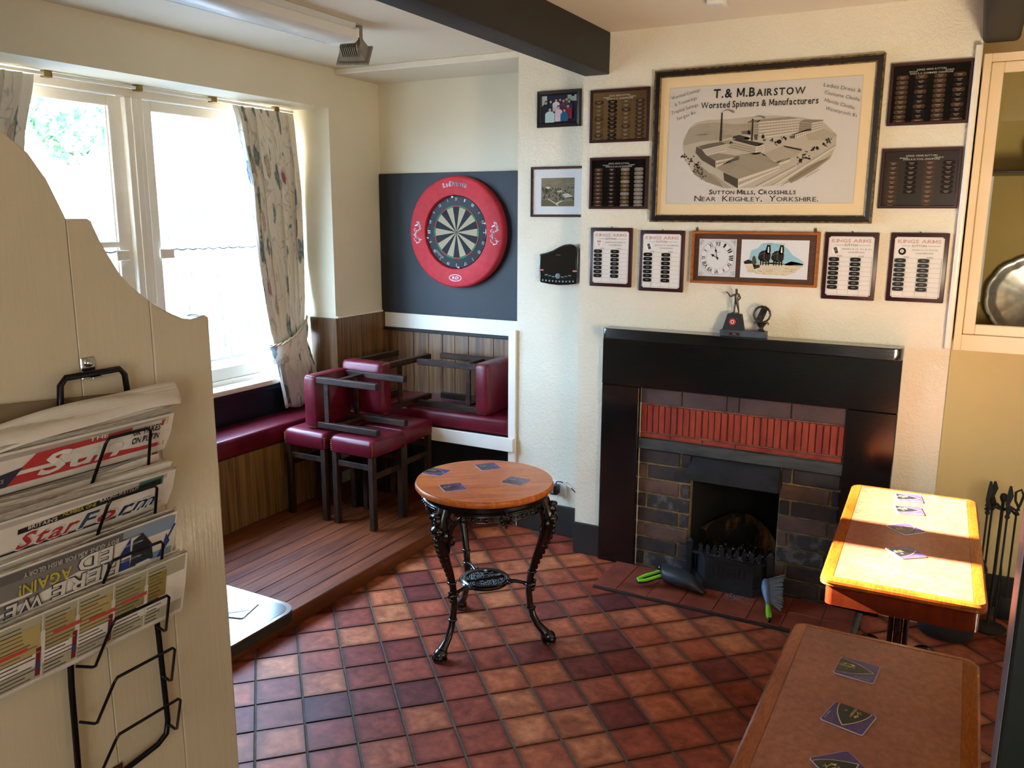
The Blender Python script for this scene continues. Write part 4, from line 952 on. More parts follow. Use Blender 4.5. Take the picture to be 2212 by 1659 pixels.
# --- large mill poster
po_, W, H = picture('framed_poster', 'large gilt-edged framed engraving of a textile mill above the fireplace', 'picture', -1.321, -.379, 1.679, 2.334, YCf)
frame_ring(W, H, [(0, 0), (0, .020), (.002, .023), (.006, .023), (.008, .020)]).build('gilt_edge', 'gilt', po_, 0)
frame_ring(W, H, [(.007, .0), (.007, .0205), (.010, .0215), (.026, .0225), (.028, .021)]).build('frame', 'black_frame', po_, 0)
frame_ring(W, H, [(.0275, .0), (.0275, .022), (.031, .020), (.0315, .012)]).build('inner_slip', 'gilt', po_, 0)
G().box(-W/2+.03, W/2-.03, -.009, -.002, .03, H-.03).build('mount', 'mount', po_, 0)
U0, V0, PW, PH = -W/2+.070, .080, .796, .500
def quadmap(x, y):                                                   # engraving traced on a 1775 x 1070 grid
    s = (x-175)/1750.; t_ = .5
    for _ in range(8):
        xl = 190-30*t_; xr = 1975-92*t_; s = (x-xl)/(xr-xl); yt = 382-124*s; yb = 1452-15*s; t_ = (y-yt)/(yb-yt)
    return U0+s*PW, V0+(1-t_)*PH
d = Draw(lambda u, v, l: (u, -.0092-l, v)); d.rect(U0, V0, U0+PW, V0+PH, '#cdc8c0'); d.up().frame(U0+.001, V0+.001, U0+PW-.001, V0+PH-.001, .0012, '#b4a98f')
def q(*ps): return [quadmap(*p) for p in ps]
def pl_(col, *ps): d.poly(q(*ps), col)
def wins(quad, rows, cols, col='#57504a', fw=.45, fh=.55, skip=0):
    A, B, Cc, D = [Vector(quadmap(*p)) for p in quad]                # TL TR BR BL
    for r in range(rows):
        for c in range(cols):
            def P(a, b_): return tuple((A.lerp(B, a)).lerp(D.lerp(Cc, a), b_))
            a0 = (c+.5-fw/2)/cols; a1 = (c+.5+fw/2)/cols; b0 = (r+.5-fh/2)/rows; b1 = (r+.5+fh/2)/rows
            d.poly([P(a0, b0), P(a1, b0), P(a1, b1), P(a0, b1)], col)
d.up(); pl_('#b5ac9b', (325, 910), (335, 850), (390, 745), (450, 695), (560, 668), (760, 660), (950, 640), (1200, 625), (1450, 640), (1640, 690), (1748, 800), (1740, 900), (1690, 1020), (1560, 1130), (1400, 1230), (1180, 1275), (1000, 1295), (740, 1300), (560, 1240), (440, 1170), (350, 1040))
d.up(); pl_('#a29885', (330, 880), (385, 760), (480, 706), (640, 690), (820, 705), (950, 700), (950, 790), (700, 850), (500, 866), (340, 905)); pl_('#a89e8c', (1480, 780), (1630, 740), (1745, 800), (1700, 850), (1500, 850))
pl_('#8f8571', (440, 1170), (560, 1240), (740, 1300), (700, 1250), (520, 1100), (440, 1060)); pl_('#8b806c', (1350, 1250), (1560, 1120), (1690, 1010), (1600, 1040), (1300, 1190))
for i in range(26): 
    random.seed(i); x, y = random.uniform(400, 900), random.uniform(715, 850); d.line(q((x, y), (x+random.uniform(40, 120), y-random.uniform(2, 14))), .0008, '#8a806e')
d.up(); pl_('#cbc2b0', (1058, 684), (1425, 652), (1415, 782), (1062, 838)); pl_('#8f8674', (1040, 684), (1075, 662), (1330, 636), (1425, 652), (1058, 684)); pl_('#a89e8b', (950, 692), (1058, 684), (1062, 838), (955, 800)); pl_('#7a7060', (945, 692), (990, 666), (1075, 664), (1058, 686))
pl_('#978d7a', (1425, 682), (1535, 692), (1530, 760), (1418, 778)); pl_('#cbc2b0', (1535, 692), (1632, 674), (1632, 742), (1533, 778)); pl_('#857b69', (1425, 680), (1470, 660), (1632, 664), (1632, 676), (1535, 692))
pl_('#cfc6b4', (1385, 800), (1530, 752), (1530, 778), (1388, 832)); pl_('#6d6455', (1345, 800), (1500, 748), (1530, 752), (1385, 802)); pl_('#5b5347', (1335, 815), (1385, 802), (1388, 832), (1345, 835))
pl_('#6d6455', (895, 770), (975, 762), (985, 800), (905, 795)); pl_('#3f382f', (820, 815), (880, 805), (985, 830), (960, 850), (810, 835)); pl_('#cfc6b4', (920, 830), (980, 818), (985, 850), (930, 852))
pl_('#cfc6b4', (520, 942), (757, 888), (757, 952), (562, 992)); pl_('#6b6254', (480, 912), (580, 886), (700, 868), (757, 888), (520, 942)); pl_('#9a907d', (690, 870), (790, 850), (820, 880), (757, 890))
pl_('#b3a996', (800, 850), (1035, 908), (1030, 987), (760, 930)); pl_('#3b342c', (805, 848), (860, 836), (1110, 882), (1060, 906), (1035, 908)); pl_('#d4ccbb', (1035, 908), (1075, 884), (1110, 902), (1107, 960), (1032, 988))
pl_('#544c41', (465, 912), (520, 942), (562, 992), (652, 1045), (652, 1112), (520, 1040), (455, 970)); pl_('#8d8371', (575, 1000), (680, 972), (880, 1000), (652, 1046)); pl_('#cfc6b4', (652, 1046), (880, 1003), (876, 1032), (655, 1102))
pl_('#958b79', (658, 1112), (880, 985), (1080, 962), (1245, 1082), (868, 1215)); pl_('#d0c7b5', (868, 1215), (1250, 1088), (1246, 1122), (868, 1300)); pl_('#4b4439', (728, 1150), (868, 1213), (866, 1300), (735, 1226)); pl_('#a59b88', (1085, 985), (1290, 900), (1450, 945), (1390, 1000), (1250, 1062))
pl_('#cfc6b4', (1250, 1060), (1340, 1015), (1345, 1045), (1250, 1082)); pl_('#6b6254', (1100, 1018), (1210, 1055), (1340, 1005), (1250, 1050), (1240, 1068)); pl_('#4b4439', (1280, 900), (1445, 930), (1445, 948), (1290, 912))
pl_('#c8c0af', (1180, 1275), (1745, 890), (1745, 915), (1240, 1270)); pl_('#c8c0af', (1030, 1290), (1400, 1090), (1400, 1105), (1070, 1290))
d.up(); wins([(1060, 690), (1425, 660), (1416, 775), (1064, 830)], 5, 26, '#5f574c'); wins([(952, 705), (1056, 700), (1058, 820), (958, 790)], 5, 6, '#5a5247', .35); wins([(1537, 700), (1630, 682), (1630, 738), (1536, 768)], 3, 8)
wins([(1427, 690), (1530, 700), (1528, 750), (1420, 765)], 3, 10, '#675e50'); wins([(525, 948), (755, 895), (755, 945), (565, 988)], 3, 16); wins([(800, 862), (1030, 918), (1026, 978), (775, 925)], 3, 18, '#5f574c'); wins([(1040, 915), (1105, 902), (1103, 955), (1036, 980)], 3, 5)
wins([(656, 1052), (876, 1010), (873, 1030), (658, 1095)], 1, 14, fh=.5); wins([(872, 1228), (1246, 1098), (1244, 1118), (872, 1285)], 1, 26, '#4b4439', .4, .5); wins([(1390, 806), (1528, 760), (1528, 774), (1391, 826)], 1, 8)
for i in range(17): a = i/16; d.line(q((664+216*a, 1110-124*a), (868+372*a, 1213-130*a)), .0008, '#bdb4a2')
for i in range(15): a = i/14; d.line(q((880-210*a, 988+120*a), (1236-370*a, 1082+130*a)), .0007, '#7d7361')
for i in range(9): a = i/8; d.line(q((1090+195*a, 985-80*a), (1250+140*a, 1060-65*a)), .0007, '#c6bdab')
for a, b_ in (((600, 1160), (770, 1300)), ((630, 1170), (795, 1298)), ((1030, 1280), (1390, 1085)), ((1180, 1272), (1740, 895)), ((1260, 1278), (1700, 990)), ((1480, 1195), (1600, 1120))): d.line(q(a, b_), .0014, '#4b4439')
pl_('#3b342c', (686, 862), (704, 600), (718, 600), (712, 862)); pl_('#3b342c', (984, 856), (996, 655), (1009, 655), (1004, 856)); pl_('#2b251f', (1080, 830), (1097, 790), (1115, 826), (1100, 838)); pl_('#5b5347', (1015, 800), (1045, 795), (1048, 850), (1018, 850))
for c0 in ((712, 596), (1003, 650)):
    for i in range(10): x = c0[0]+i*12; y = c0[1]-18*math.sin(i*.35)-3; u, v = quadmap(x, y); d.disc(u, v, .0022+.0004*i, '#a9a08f', 8)
random.seed(3)
for x, y, r, n in ((345, 1000, 26, 12), (410, 1040, 30, 14), (490, 1120, 46, 26), (470, 1080, 26, 10), (520, 1170, 30, 12), (1425, 1035, 30, 14), (1490, 1000, 40, 20), (1540, 930, 24, 8), (1578, 920, 16, 8), (1645, 890, 24, 10), (1678, 860, 26, 12), (1290, 830, 24, 10), (1180, 850, 18, 8), (1110, 850, 14, 6), (1215, 870, 20, 8)):
    for i in range(n): u, v = quadmap(x+random.gauss(0, r*.5), y+random.gauss(0, r*.5)); d.disc(u, v, random.uniform(.0016, .0045), random.choice(('#3d372f', '#5b5347', '#4b4439')), 7)
u, v = quadmap(1245, 865); d.disc(u, v, .010, '#2b251f', 12, .009)
d.up()
def tq(s, x0, y0, x1, y1, h, col, font='n', sc_=False, gap=.085):         # a line of lettering from (x0,y0) to (x1,y1) on the grid
    a = Vector(quadmap(x0, y0)); b_ = Vector(quadmap(x1, y1)); c_ = (a+b_)/2; r = math.atan2(b_.y-a.y, b_.x-a.x)
    d.text(s, c_.x, c_.y, h, col, font, 'c', (b_-a).length, rot=r, smallcaps=sc_, gap=gap)
tq('T.& M.Bairstow', 625, 470, 1475, 428, .036, '#1d1b1c', 'b', True, .1); tq('Worsted Spinners & Manufacturers', 505, 566, 1590, 515, .026, '#2e2a29', 'b')
tq('Sutton Mills, Crosshills', 592, 1358, 1393, 1353, .020, '#1d1b1c', 'b', True); tq('Near  Keighley,  Yorkshire.', 450, 1424, 1588, 1420, .024, '#1d1b1c', 'n', True)
for s, a in (('Worsted Coatings', (212, 490, 495, 408)), ('& Trouserings.', (246, 548, 470, 478)), ('Tropical Suitings,', (212, 622, 485, 540)), ('Serges &s', (268, 676, 455, 610)), ('Ladies Dress &', (1635, 362, 1950, 418)), ('Costume Cloths.', (1640, 428, 1945, 498)), ('Mantle Cloths.', (1640, 498, 1900, 572)), ('Waterproofs &s', (1650, 572, 1915, 640))): tq(s, *a, .014, '#6b675f')
d.build('print', 'ink', po_)
sheet([(-W/2+.03, -.0155, .03), (W/2-.03, -.0155, .03), (W/2-.03, -.0155, H-.03), (-W/2+.03, -.0155, H-.03)], 'glazing', 'picture_glass', po_)

# --- engraved name plaques
BD = {}
for k, c_ in (('brass', '#7c6443'), ('dark', '#2c211b'), ('silver', '#a79f94'), ('brown', '#5a4232')):
    MT['badge_'+k] = mat('badge_'+k, c_, None, rough=.25, metal=.7)
    g = G().prism(rrpoly(-.5, .5, -.5, .5, .3, 3), 0, 1); g.v = [Vector((v.x*.043, -v.z*.0016, v.y*.0165)) for v in g.v]; o = g.build('name_badge', 'badge_'+k, None, 0); BD[k] = o.data; bpy.data.objects.remove(o)
def plaque(lab, x0, x1, z0, z1, plate, lines, pick, cols, rows, top, seed, frame='mahog'):
    root, W, H = picture('name_plaque', lab, 'plaque', x0, x1, z0, z1, YCf, 'engraved champions plaques beside the mill poster'); random.seed(seed)
    frame_ring(W, H, [(0, 0), (0, .014), (.003, .017), (.010, .017), (.0125, .013)]).build('frame', frame, root, 0)
    MT['plate'+str(seed)] = mat('plaque_plate_'+str(seed), plate, None, rough=.22, metal=.75)
    G().box(-W/2+.011, W/2-.011, -.011, -.002, .011, H-.011).build('plate', 'plate'+str(seed), root, 0)
    d = Draw(lambda u, v, l: (u, -.0113-l, v))
    for i, (s, wd) in enumerate(lines): d.text(s, 0, H-.032-i*.0135, .007, '#b9b3a6', 'n', width=wd)
    d.text('SINGLES', -W*.22, top+.006, .005, '#b9b3a6', width=.03); d.text('DOUBLES', W*.22, top+.006, .005, '#b9b3a6', width=.03); d.build('engraving', 'ink', root)
    cw = (W-.03)/cols
    for c in range(cols):
        for r in range(rows[c]):
            k = pick(c, r); o = bpy.data.objects.new('name_badge', BD[k]); C.objects.link(o); o.parent = root; o.location = (-W/2+.015+cw*(c+.5)+.002*(c-1.5), -.0112, top-.012-r*.0182)
    d = Draw(lambda u, v, l: (u, -.0133-l, v))
    for c in range(cols):
        for r in range(rows[c]): u = -W/2+.015+cw*(c+.5)+.002*(c-1.5); v = top-.012-r*.0182; d.rect(u-.010, v+.001, u+.010, v+.0028, '#8f8577'); d.rect(u-.006, v-.0038, u+.006, v-.0022, '#8f8577')
    d.build('badge_lettering', 'ink', root)['kind'] = 'stuff'
plaque('brass-coloured champions plaque, upper left of the mill poster', -1.631, -1.343, 2.038, 2.272, '#8c7350', [('KINGS ARMS SUTTON', .10), ('XMAS K.O. CHAMPIONS', .13)], lambda c, r: ('brass', 'dark', 'brass', 'brown')[c] if (r+c) % 4 else 'brown', 4, (10, 10, 10, 10), .190, 1)
plaque('dark champions plaque with silvery name badges, left of the mill poster', -1.626, -1.338, 1.737, 1.971, '#201c1f', [('KINGS ARMS SUTTON', .10), ('XMAS K.O. 5S & 3S CHAMPIONS', .13)], lambda c, r: 'brown' if c == 0 else ('dark' if c == 1 else ('brass' if c == 2 and r % 3 else 'silver')), 4, (10, 10, 10, 10), .190, 2)
plaque('dark champions plaque highest at the upper right of the mill poster', -.356, -.070, 2.058, 2.291, '#1b1815', [('KINGS ARMS SUTTON', .10), ('XMAS K.O. DOMINOES CHAMPIONS', .15)], lambda c, r: ('brown', 'dark', 'brown', 'dark')[c] if r % 3 else 'brown', 4, (10, 10, 10, 10), .190, 3)
plaque('grey champions plaque with two short columns, right of the mill poster', -.361, -.077, 1.739, 1.970, '#4a433d', [('KINGS ARMS SUTTON', .11), ('XMAS K.O. POOL CHAMPIONS', .13)], lambda c, r: 'brown' if c % 2 == 0 else 'dark', 4, (10, 7, 10, 7), .186, 4)

# --- pub knockout score boards
g = G().prism(rrpoly(-.5, .5, -.5, .5, .25, 3), 0, 1); g.v = [Vector((v.x*.0235, -v.z*.0012, v.y*.0078)) for v in g.v]; o = g.build('name_badge', 'plastic_black', None, 0); BDK = o.data; bpy.data.objects.remove(o)
def score(lab, x0, x1, z0, z1, game, icon):
    root, W, H = picture('score_board', lab, 'score board', x0, x1, z0, z1, YCf, 'four mahogany-edged champions boards under the poster')
    G().box(-W/2, W/2, -.014, 0, 0, H, .004, 2).build('board', 'mahog', root)
    m_ = .0165; d = Draw(lambda u, v, l: (u, -.0142-l, v)); x_, t_ = W/2-m_, H-m_; n = .006
    d.poly([(-x_+n, m_), (x_-n, m_), (x_-n, m_+n*.6), (x_, m_+n), (x_, t_-n), (x_-n, t_-n*.6), (x_-n, t_), (-x_+n, t_), (-x_+n, t_-n*.6), (-x_, t_-n), (-x_, m_+n), (-x_+n, m_+n*.6)], '#dad6d0')
    d.up().frame(-x_+.003, m_+.003, x_-.003, t_-.003, .0007, '#9a948c')
    d.text('KINGS ARMS', 0, t_-.024, .0135, '#b98580', 'b', width=2*x_-.022); d.up().text('KINGS ARMS', 0, t_-.0237, .0125, '#c9a29c', 'n', width=2*x_-.023)
    d.text('SUTTON', 0, t_-.039, .0085, '#3c3838', 'n', width=.052); d.line([(-x_+.028, t_-.035), (-.03, t_-.035)], .001, '#3c3838'); d.line([(.03, t_-.035), (x_-.012, t_-.035)], .001, '#3c3838')
    d.text(game, .022, t_-.054, .0062, '#6f6a68', width=min(.115, len(game)*.0068)); d.text('CHAMPIONS', .022, t_-.067, .0062, '#6f6a68', width=.063)
    cx_, cz = -x_+.030, t_-.057; d.disc(cx_, cz, .0165, '#e4e1dc', 20)
    if icon == 'darts':
        for k in (-1, 0, 1): d.up().line([(cx_+k*.007, cz+.010), (cx_+k*.003, cz-.012)], .0014, '#8f2f28'); d.poly([(cx_+k*.007-.003, cz+.013), (cx_+k*.007+.003, cz+.013), (cx_+k*.006, cz+.003)], '#a5342c')
    elif icon.startswith('domino'):
        a = .35; ca, sa = math.cos(a), math.sin(a); R2 = lambda u, v: (cx_+u*ca-v*sa, cz+u*sa+v*ca)
        d.up().poly([R2(-.0065, -.013), R2(.0065, -.013), R2(.0065, .013), R2(-.0065, .013)], '#1c1b1e'); d.up().line([R2(-.005, 0), R2(.005, 0)], .0007, '#dddddd')
        for u, v in ((-.003, .009), (.003, .009), (0, .006), (-.003, .003), (.003, .003), (-.003, -.004), (.003, -.010), (.003, -.004), (-.003, -.010)): p = R2(u, v); d.disc(p[0], p[1], .0009, '#dddddd', 8)
    else: d.up().disc(cx_, cz, .0145, '#17151d', 24); d.up().disc(cx_-.001, cz+.001, .0068, '#e8e6e2', 18); d.up().text('8', cx_-.001, cz-.0024, .007, '#17151d', 'b')
    top = t_-.084; cw = (2*x_-.008)/4; rows = 8; rh = (top-m_-.006)/rows; L_ = -x_+.004
    d.text('SINGLES', L_+cw, top+.003, .0035, '#3c3838', 'b', width=.02); d.text('DOUBLES', L_+cw*3, top+.003, .0035, '#3c3838', 'b', width=.022)
    for r in range(rows+1): d.line([(L_, top-r*rh), (-L_, top-r*rh)], .0008, '#8d8780')
    for c in range(5): d.line([(L_+c*cw, top), (L_+c*cw, top-rows*rh)], .0008, '#8d8780')
    d.build('print', 'ink', root); e = Draw(lambda u, v, l: (u, -.0160-l, v))
    for c in (0, 2):
        for r in range(7):
            o = bpy.data.objects.new('name_badge', BDK); C.objects.link(o); o.parent = root; o.location = (L_+cw*(c+.5), -.0146, top-(r+.5)*rh); o.scale = (cw*.96/.0235, 1, rh*.86/.0078)
            e.rect(L_+cw*(c+.5)-.007, top-(r+.5)*rh-.0004, L_+cw*(c+.5)+.007, top-(r+.5)*rh+.0014, '#a8a8a8')
    e.build('badge_lettering', 'ink', root)['kind'] = 'stuff'
    G().lathe([(.004, 0), (.004, .004), (.0015, .006)], 10, Matrix.Translation((0, -.008, H-.001))).build('hanger', 'steel', root)
score('first mahogany champions board from the left, with three red darts', -1.615, -1.403, 1.3745, 1.6505, 'XMAS K.O. DARTS', 'darts')
score('second champions board from the left, marked for dominoes', -1.366, -1.153, 1.363, 1.6415, 'XMAS K.O. DOMINOES', 'domino')
score('champions board right of the clock, marked for 5s and 3s', -.553, -.345, 1.366, 1.6425, "XMAS K.O. 5's & 3's", 'domino2')
score('rightmost champions board, with a black eight ball', -.302, -.0905, 1.3695, 1.644, 'XMAS K.O. POOL', 'ball')

# --- clock picture
ck, W, H = picture('clock_picture', 'long oak-framed wall clock with a plough-horse print', 'clock', -1.117, -.572, 1.411, 1.641, YCf)
frame_ring(W, H, [(0, 0), (0, .026), (.003, .030), (.010, .030), (.013, .022)]).build('frame', 'clock_wood', ck, 0)
G().box(-W/2+.011, W/2-.011, -.020, -.002, .011, H-.011).build('backboard', 'walnut', ck, 0)
f0, f1, p0, p1, v0, v1 = .035-W/2, .201-W/2, .222-W/2, .505-W/2, .032, .196
dial = Draw(lambda u, v, l: (u, -.0212-l, v)); dial.rect(f0, v0, f1, v1, '#c9cdd2'); cx_, cz = (f0+f1)/2, (v0+v1)/2
dial.up(); random.seed(1)
for sx_ in (-1, 1):
    for sz_ in (-1, 1):
        for i in range(16): a = random.uniform(0, PI/2); r = random.uniform(.004, .024); u, v = cx_+sx_*(.080-r*math.cos(a)), cz+sz_*(.078-r*math.sin(a)); dial.ring(u, v, .0014, .0024, '#8f959c', 8)
dial.up().disc(cx_, cz, .0775, '#d3d6da', 40); dial.up().ring(cx_, cz, .0745, .0755, '#5c6068'); dial.ring(cx_, cz, .0485, .0492, '#5c6068')
for i in range(60): a = i*PI/30; dial.ring(cx_, cz, .0755, .0778 if i % 5 else .079, '#4a4e55', 1, a-.008, a+.008)
for i, s in enumerate(('XII', 'I', 'II', 'III', 'IV', 'V', 'VI', 'VII', 'VIII', 'IX', 'X', 'XI')): dial.text(s, 0, 0, .018, '#22242a', 'b', width=.0055*len(s)+.002, arc=(cx_, cz, .053, PI/2-i*PI/6))
dial.text('QUARTZ', cx_+.004, cz+.022, .004, '#6a6e75', width=.018); dial.build('dial', 'gloss_ink', ck)
for nm, a, L2, w2, dp_ in (('hour_hand', math.radians(90+62), .036, .007, .0235), ('minute_hand', math.radians(90+13), .052, .005, .0245)):
    e = (math.cos(a), math.sin(a)); nrm = (-e[1], e[0]); P = lambda t_, s: (cx_+e[0]*L2*t_+nrm[0]*s*w2, cz+e[1]*L2*t_+nrm[1]*s*w2)
    G().prism([P(-.18, -.4), P(-.18, .4), P(.0, .25), P(.45, .2), P(.6, 1), P(.75, .3), P(1, 0), P(.75, -.3), P(.6, -1), P(.45, -.2), P(0, -.25)], -dp_-.0006, -dp_, 'y').build(nm, 'plastic_black', ck, 0)
G().lathe([(.0045, 0), (.0045, .001), (.002, .004)], 12, Matrix.Translation((cx_, -.024, cz)) @ Matrix.Rotation(PI/2, 4, 'X')).build('hand_boss', 'plastic_black', ck)
hp = Draw(lambda u, v, l: (u, -.0212-l, v)); hp.rect(p0, v0, p1, v1, '#d3d6d8'); k_ = (p1-p0)/398.; Z = lambda x, y: (p0+(x-915)*k_, v1-(y-102)*(v1-v0)/223.)
def hz(col, *ps): hp.poly([Z(*p) for p in ps], col)
hp.up(); hz('#8fbccb', (965, 215), (975, 165), (1015, 150), (1035, 125), (1090, 118), (1150, 128), (1190, 150), (1225, 190), (1255, 205), (1285, 225), (1285, 242), (965, 242)); hz('#cfc4a8', (940, 250), (1110, 232), (1285, 248), (1240, 285), (1190, 306), (1060, 305), (960, 290)); hz('#9ba39a', (1180, 238), (1215, 222), (1250, 228), (1285, 236), (1285, 248), (1180, 246))
hp.up(); hz('#2e2a28', (932, 232), (960, 218), (985, 226), (1010, 240), (940, 246))
for i in range(60): random.seed(i+40); x = random.uniform(945, 1240); y = random.uniform(262, 302); hp.line([Z(x, y), Z(x+random.uniform(8, 26), y+random.uniform(-3, 5))], .0007, random.choice(('#3b3a2c', '#6f6540', '#8b7d4d')))
for ox in (0, 78):
    hz('#2a2423', (1018+ox, 205), (1024+ox, 180), (1040+ox, 166), (1062+ox, 162), (1084+ox, 168), (1094+ox, 186), (1092+ox, 214), (1080+ox, 226), (1060+ox, 230), (1036+ox, 224), (1022+ox, 216))
    hz('#1f1a1a', (1060+ox, 168), (1066+ox, 140), (1070+ox, 128), (1078+ox, 132), (1086+ox, 128), (1090+ox, 142), (1092+ox, 168), (1084+ox, 184), (1068+ox, 184))
    for lx, tp2 in ((1036, 214), (1050, 222), (1068, 224), (1082, 218)): hz('#2a2423', (lx+ox-5, tp2), (lx+ox+5, tp2), (lx+ox+3, 252), (lx+ox-3, 252))
hp.up()
for ox in (0, 78):
    for lx in (1036, 1050, 1068, 1082): hz('#c9c5bd', (lx+ox-3, 250), (lx+ox+3, 250), (lx+ox+5, 277), (lx+ox-5, 277))
    hz('#d9d6cf', (1075+ox, 142), (1080+ox, 142), (1083+ox, 172), (1077+ox, 178), (1073+ox, 172)); hp.line([Z(1048+ox, 140), Z(1046+ox, 122), Z(1094+ox, 122), Z(1092+ox, 140)], .0008, '#5b4a42'); hp.line([Z(1024+ox, 190), Z(1060+ox, 178)], .0009, '#8d7a68'); hp.line([Z(1056+ox, 170), Z(1054+ox, 214), Z(1070+ox, 226)], .0011, '#8d7a68'); hp.line([Z(1094+ox, 176), Z(1092+ox, 212)], .0009, '#8d7a68')
hz('#4d453d', (985, 205), (994, 194), (1004, 204), (1012, 236), (1000, 262), (984, 240)); hz('#3b302c', (990, 250), (1030, 246), (1034, 262), (1000, 274)); hp.build('print', 'gloss_ink', ck)
for x in (-.255, .250): G().box(x-.006, x+.006, -.008, -.004, H-.004, H+.014, .001).tube([(x, -.006, H+.012), (x+.003, -.012, H+.018), (x, -.016, H+.010)], .0016, 6).build('hook', 'brass', ck)

# --- photographs on the pier
tp_, W, H = picture('group_photograph', 'dark-framed colour photograph of a group of people, top of the pier', 'photograph', -1.995, -1.758, 2.138, 2.312, YPf)
frame_ring(W, H, [(0, 0), (0, .016), (.004, .020), (.016, .017), (.024, .010)]).build('frame', 'black_frame', tp_, 0); G().box(-W/2+.02, W/2-.02, -.008, -.002, .018, H-.018).build('backing', 'plastic_black', tp_, 0)
d = Draw(lambda u, v, l: (u, -.0082-l, v)); d.rect(-W/2+.022, .020, W/2-.022, H-.021, '#20233f'); X0, X1, Y0, Y1 = -W/2+.022, W/2-.022, .020, H-.021
S_ = lambda x, y: (X0+(x-155)/420*(X1-X0), Y1-(y-195)/335*(Y1-Y0)); d.up()
d.poly([S_(155, 205), S_(218, 195), S_(222, 270), S_(155, 330)], '#a5b3b5'); d.poly([S_(465, 195), S_(575, 195), S_(575, 280), S_(462, 270)], '#98a89f'); d.poly([S_(510, 195), S_(545, 195), S_(545, 222), S_(510, 222)], '#2a3a38')
def person(x, y, r, w_, hgt, col, skin='#b08c7c', hair='#2b2224'):
    d.up().poly([S_(x-w_, y+hgt), S_(x-w_, y+r*2.6), S_(x-w_*.6, y+r*1.4), S_(x, y+r*.9), S_(x+w_*.6, y+r*1.4), S_(x+w_, y+r*2.6), S_(x+w_, y+hgt)], col); u, v = S_(x, y); k = (X1-X0)/420; d.up().disc(u, v+r*k*.35, r*k*1.12, hair, 12); d.up().disc(u, v-r*k*.1, r*k*.9, skin, 12)
for a in ((378, 258, 14, 30, 90, '#29263c'), (268, 275, 15, 36, 110, '#1c3352'), (333, 262, 15, 42, 130, '#bdbcc6'), (457, 256, 15, 44, 110, '#3c4660'), (422, 272, 15, 36, 110, '#54334f'), (490, 282, 15, 36, 120, '#2e3f55'), (216, 288, 17, 44, 200, '#1a2033'), (480, 340, 17, 46, 150, '#8c2136'), (370, 352, 17, 44, 165, '#c4b2c4'), (440, 388, 17, 46, 130, '#1f5a78'), (268, 372, 19, 56, 155, '#a7c2c2')): person(*a)
d.build('photo', 'gloss_ink', tp_)
ae, W, H = picture('aerial_photograph', 'white-mounted sepia aerial photograph, half hidden by the chimney breast', 'photograph', -2.028, -1.690, 1.699, 1.947, YPf)
frame_ring(W, H, [(0, 0), (0, .014), (.003, .016), (.007, .015), (.009, .010)]).build('frame', 'mahog', ae, 0); frame_ring(W, H, [(.0085, .002), (.0085, .0115), (.012, .0105), (.013, .006)]).build('inner_slip', 'gilt', ae, 0)
G().box(-W/2+.01, W/2-.01, -.007, -.002, .010, H-.010).build('mount', 'mount_white', ae, 0)
d = Draw(lambda u, v, l: (u, -.0072-l, v)); X0, X1, Y0, Y1 = -W/2+.058, -W/2+.243, .053, .193; d.rect(X0, Y0, X1, Y1, '#7d755c')
S_ = lambda x, y: (X0+(x-150)/397*(X1-X0), Y1-(y-1185)/342*(Y1-Y0)); d.up(); random.seed(8)
for i in range(40): x, y = random.uniform(160, 540), random.uniform(1190, 1290); d.line([S_(x, y), S_(min(545, x+random.uniform(20, 90)), y+random.uniform(-6, 12))], .0012, random.choice(('#4b4634', '#9a9276', '#5f5944')))
d.poly([S_(150, 1450), S_(350, 1450), S_(345, 1527), S_(152, 1527)], '#5f573f'); d.poly([S_(370, 1480), S_(546, 1460), S_(546, 1527), S_(360, 1527)], '#6b6247')
for i in range(110): u, v = S_(random.uniform(158, 540), random.uniform(1300, 1450)); d.disc(u, v, random.uniform(.002, .005), random.choice(('#2b281d', '#3b3728', '#4b4634')), 7)
d.up()
for col, ps in (('#c9c3ac', [(195, 1300), (235, 1288), (270, 1305), (232, 1318)]), ('#3a3628', [(195, 1300), (232, 1318), (232, 1355), (197, 1340)]), ('#57523f', [(232, 1318), (270, 1305), (272, 1345), (234, 1358)]), ('#bdb79f', [(335, 1345), (390, 1335), (412, 1350), (352, 1360)]), ('#c9c3ac', [(400, 1385), (470, 1370), (535, 1410), (445, 1425)]), ('#d2ccb6', [(230, 1440), (245, 1440), (330, 1490), (400, 1458), (410, 1462), (345, 1500), (360, 1520), (350, 1520), (315, 1492)]), ('#4b4634', [(445, 1425), (535, 1410), (535, 1420), (447, 1436)])): d.poly([S_(*p) for p in ps], col)
d.build('photo', 'ink', ae); sheet([(-W/2+.012, -.0102, .012), (W/2-.012, -.0102, .012), (W/2-.012, -.0102, H-.012), (-W/2+.012, -.0102, H-.012)], 'glazing', 'picture_glass', ae)

# --- electronic scorer
es = empty('electronic_scorer', (-1.85, YPf, 1.36), 'glossy black electronic darts scorer with a row of round buttons', 'scorer')
out = [(-1.955, 1.368), (-1.962, 1.44), (-1.960, 1.512), (-1.925, 1.519), (-1.885, 1.532), (-1.85, 1.551), (-1.822, 1.562), (-1.79, 1.566), (-1.765, 1.560), (-1.746, 1.545), (-1.738, 1.518), (-1.738, 1.44), (-1.745, 1.368), (-1.80, 1.360), (-1.85, 1.357), (-1.90, 1.360)]
o = at(es, G().prism(out, YPf-.045, YPf, 'y')).build('body', 'plastic_gloss', es, 30); b_ = o.modifiers.new('b', 'BEVEL'); b_.width = .008; b_.segments = 3; b_.limit_method = 'ANGLE'; b_.angle_limit = .6
at(es, G().prism([(-1.945, 1.505), (-1.945, 1.44), (-1.752, 1.44), (-1.752, 1.505)], YPf-.047, YPf-.04, 'y')).build('display', 'plastic_gloss', es, 0)
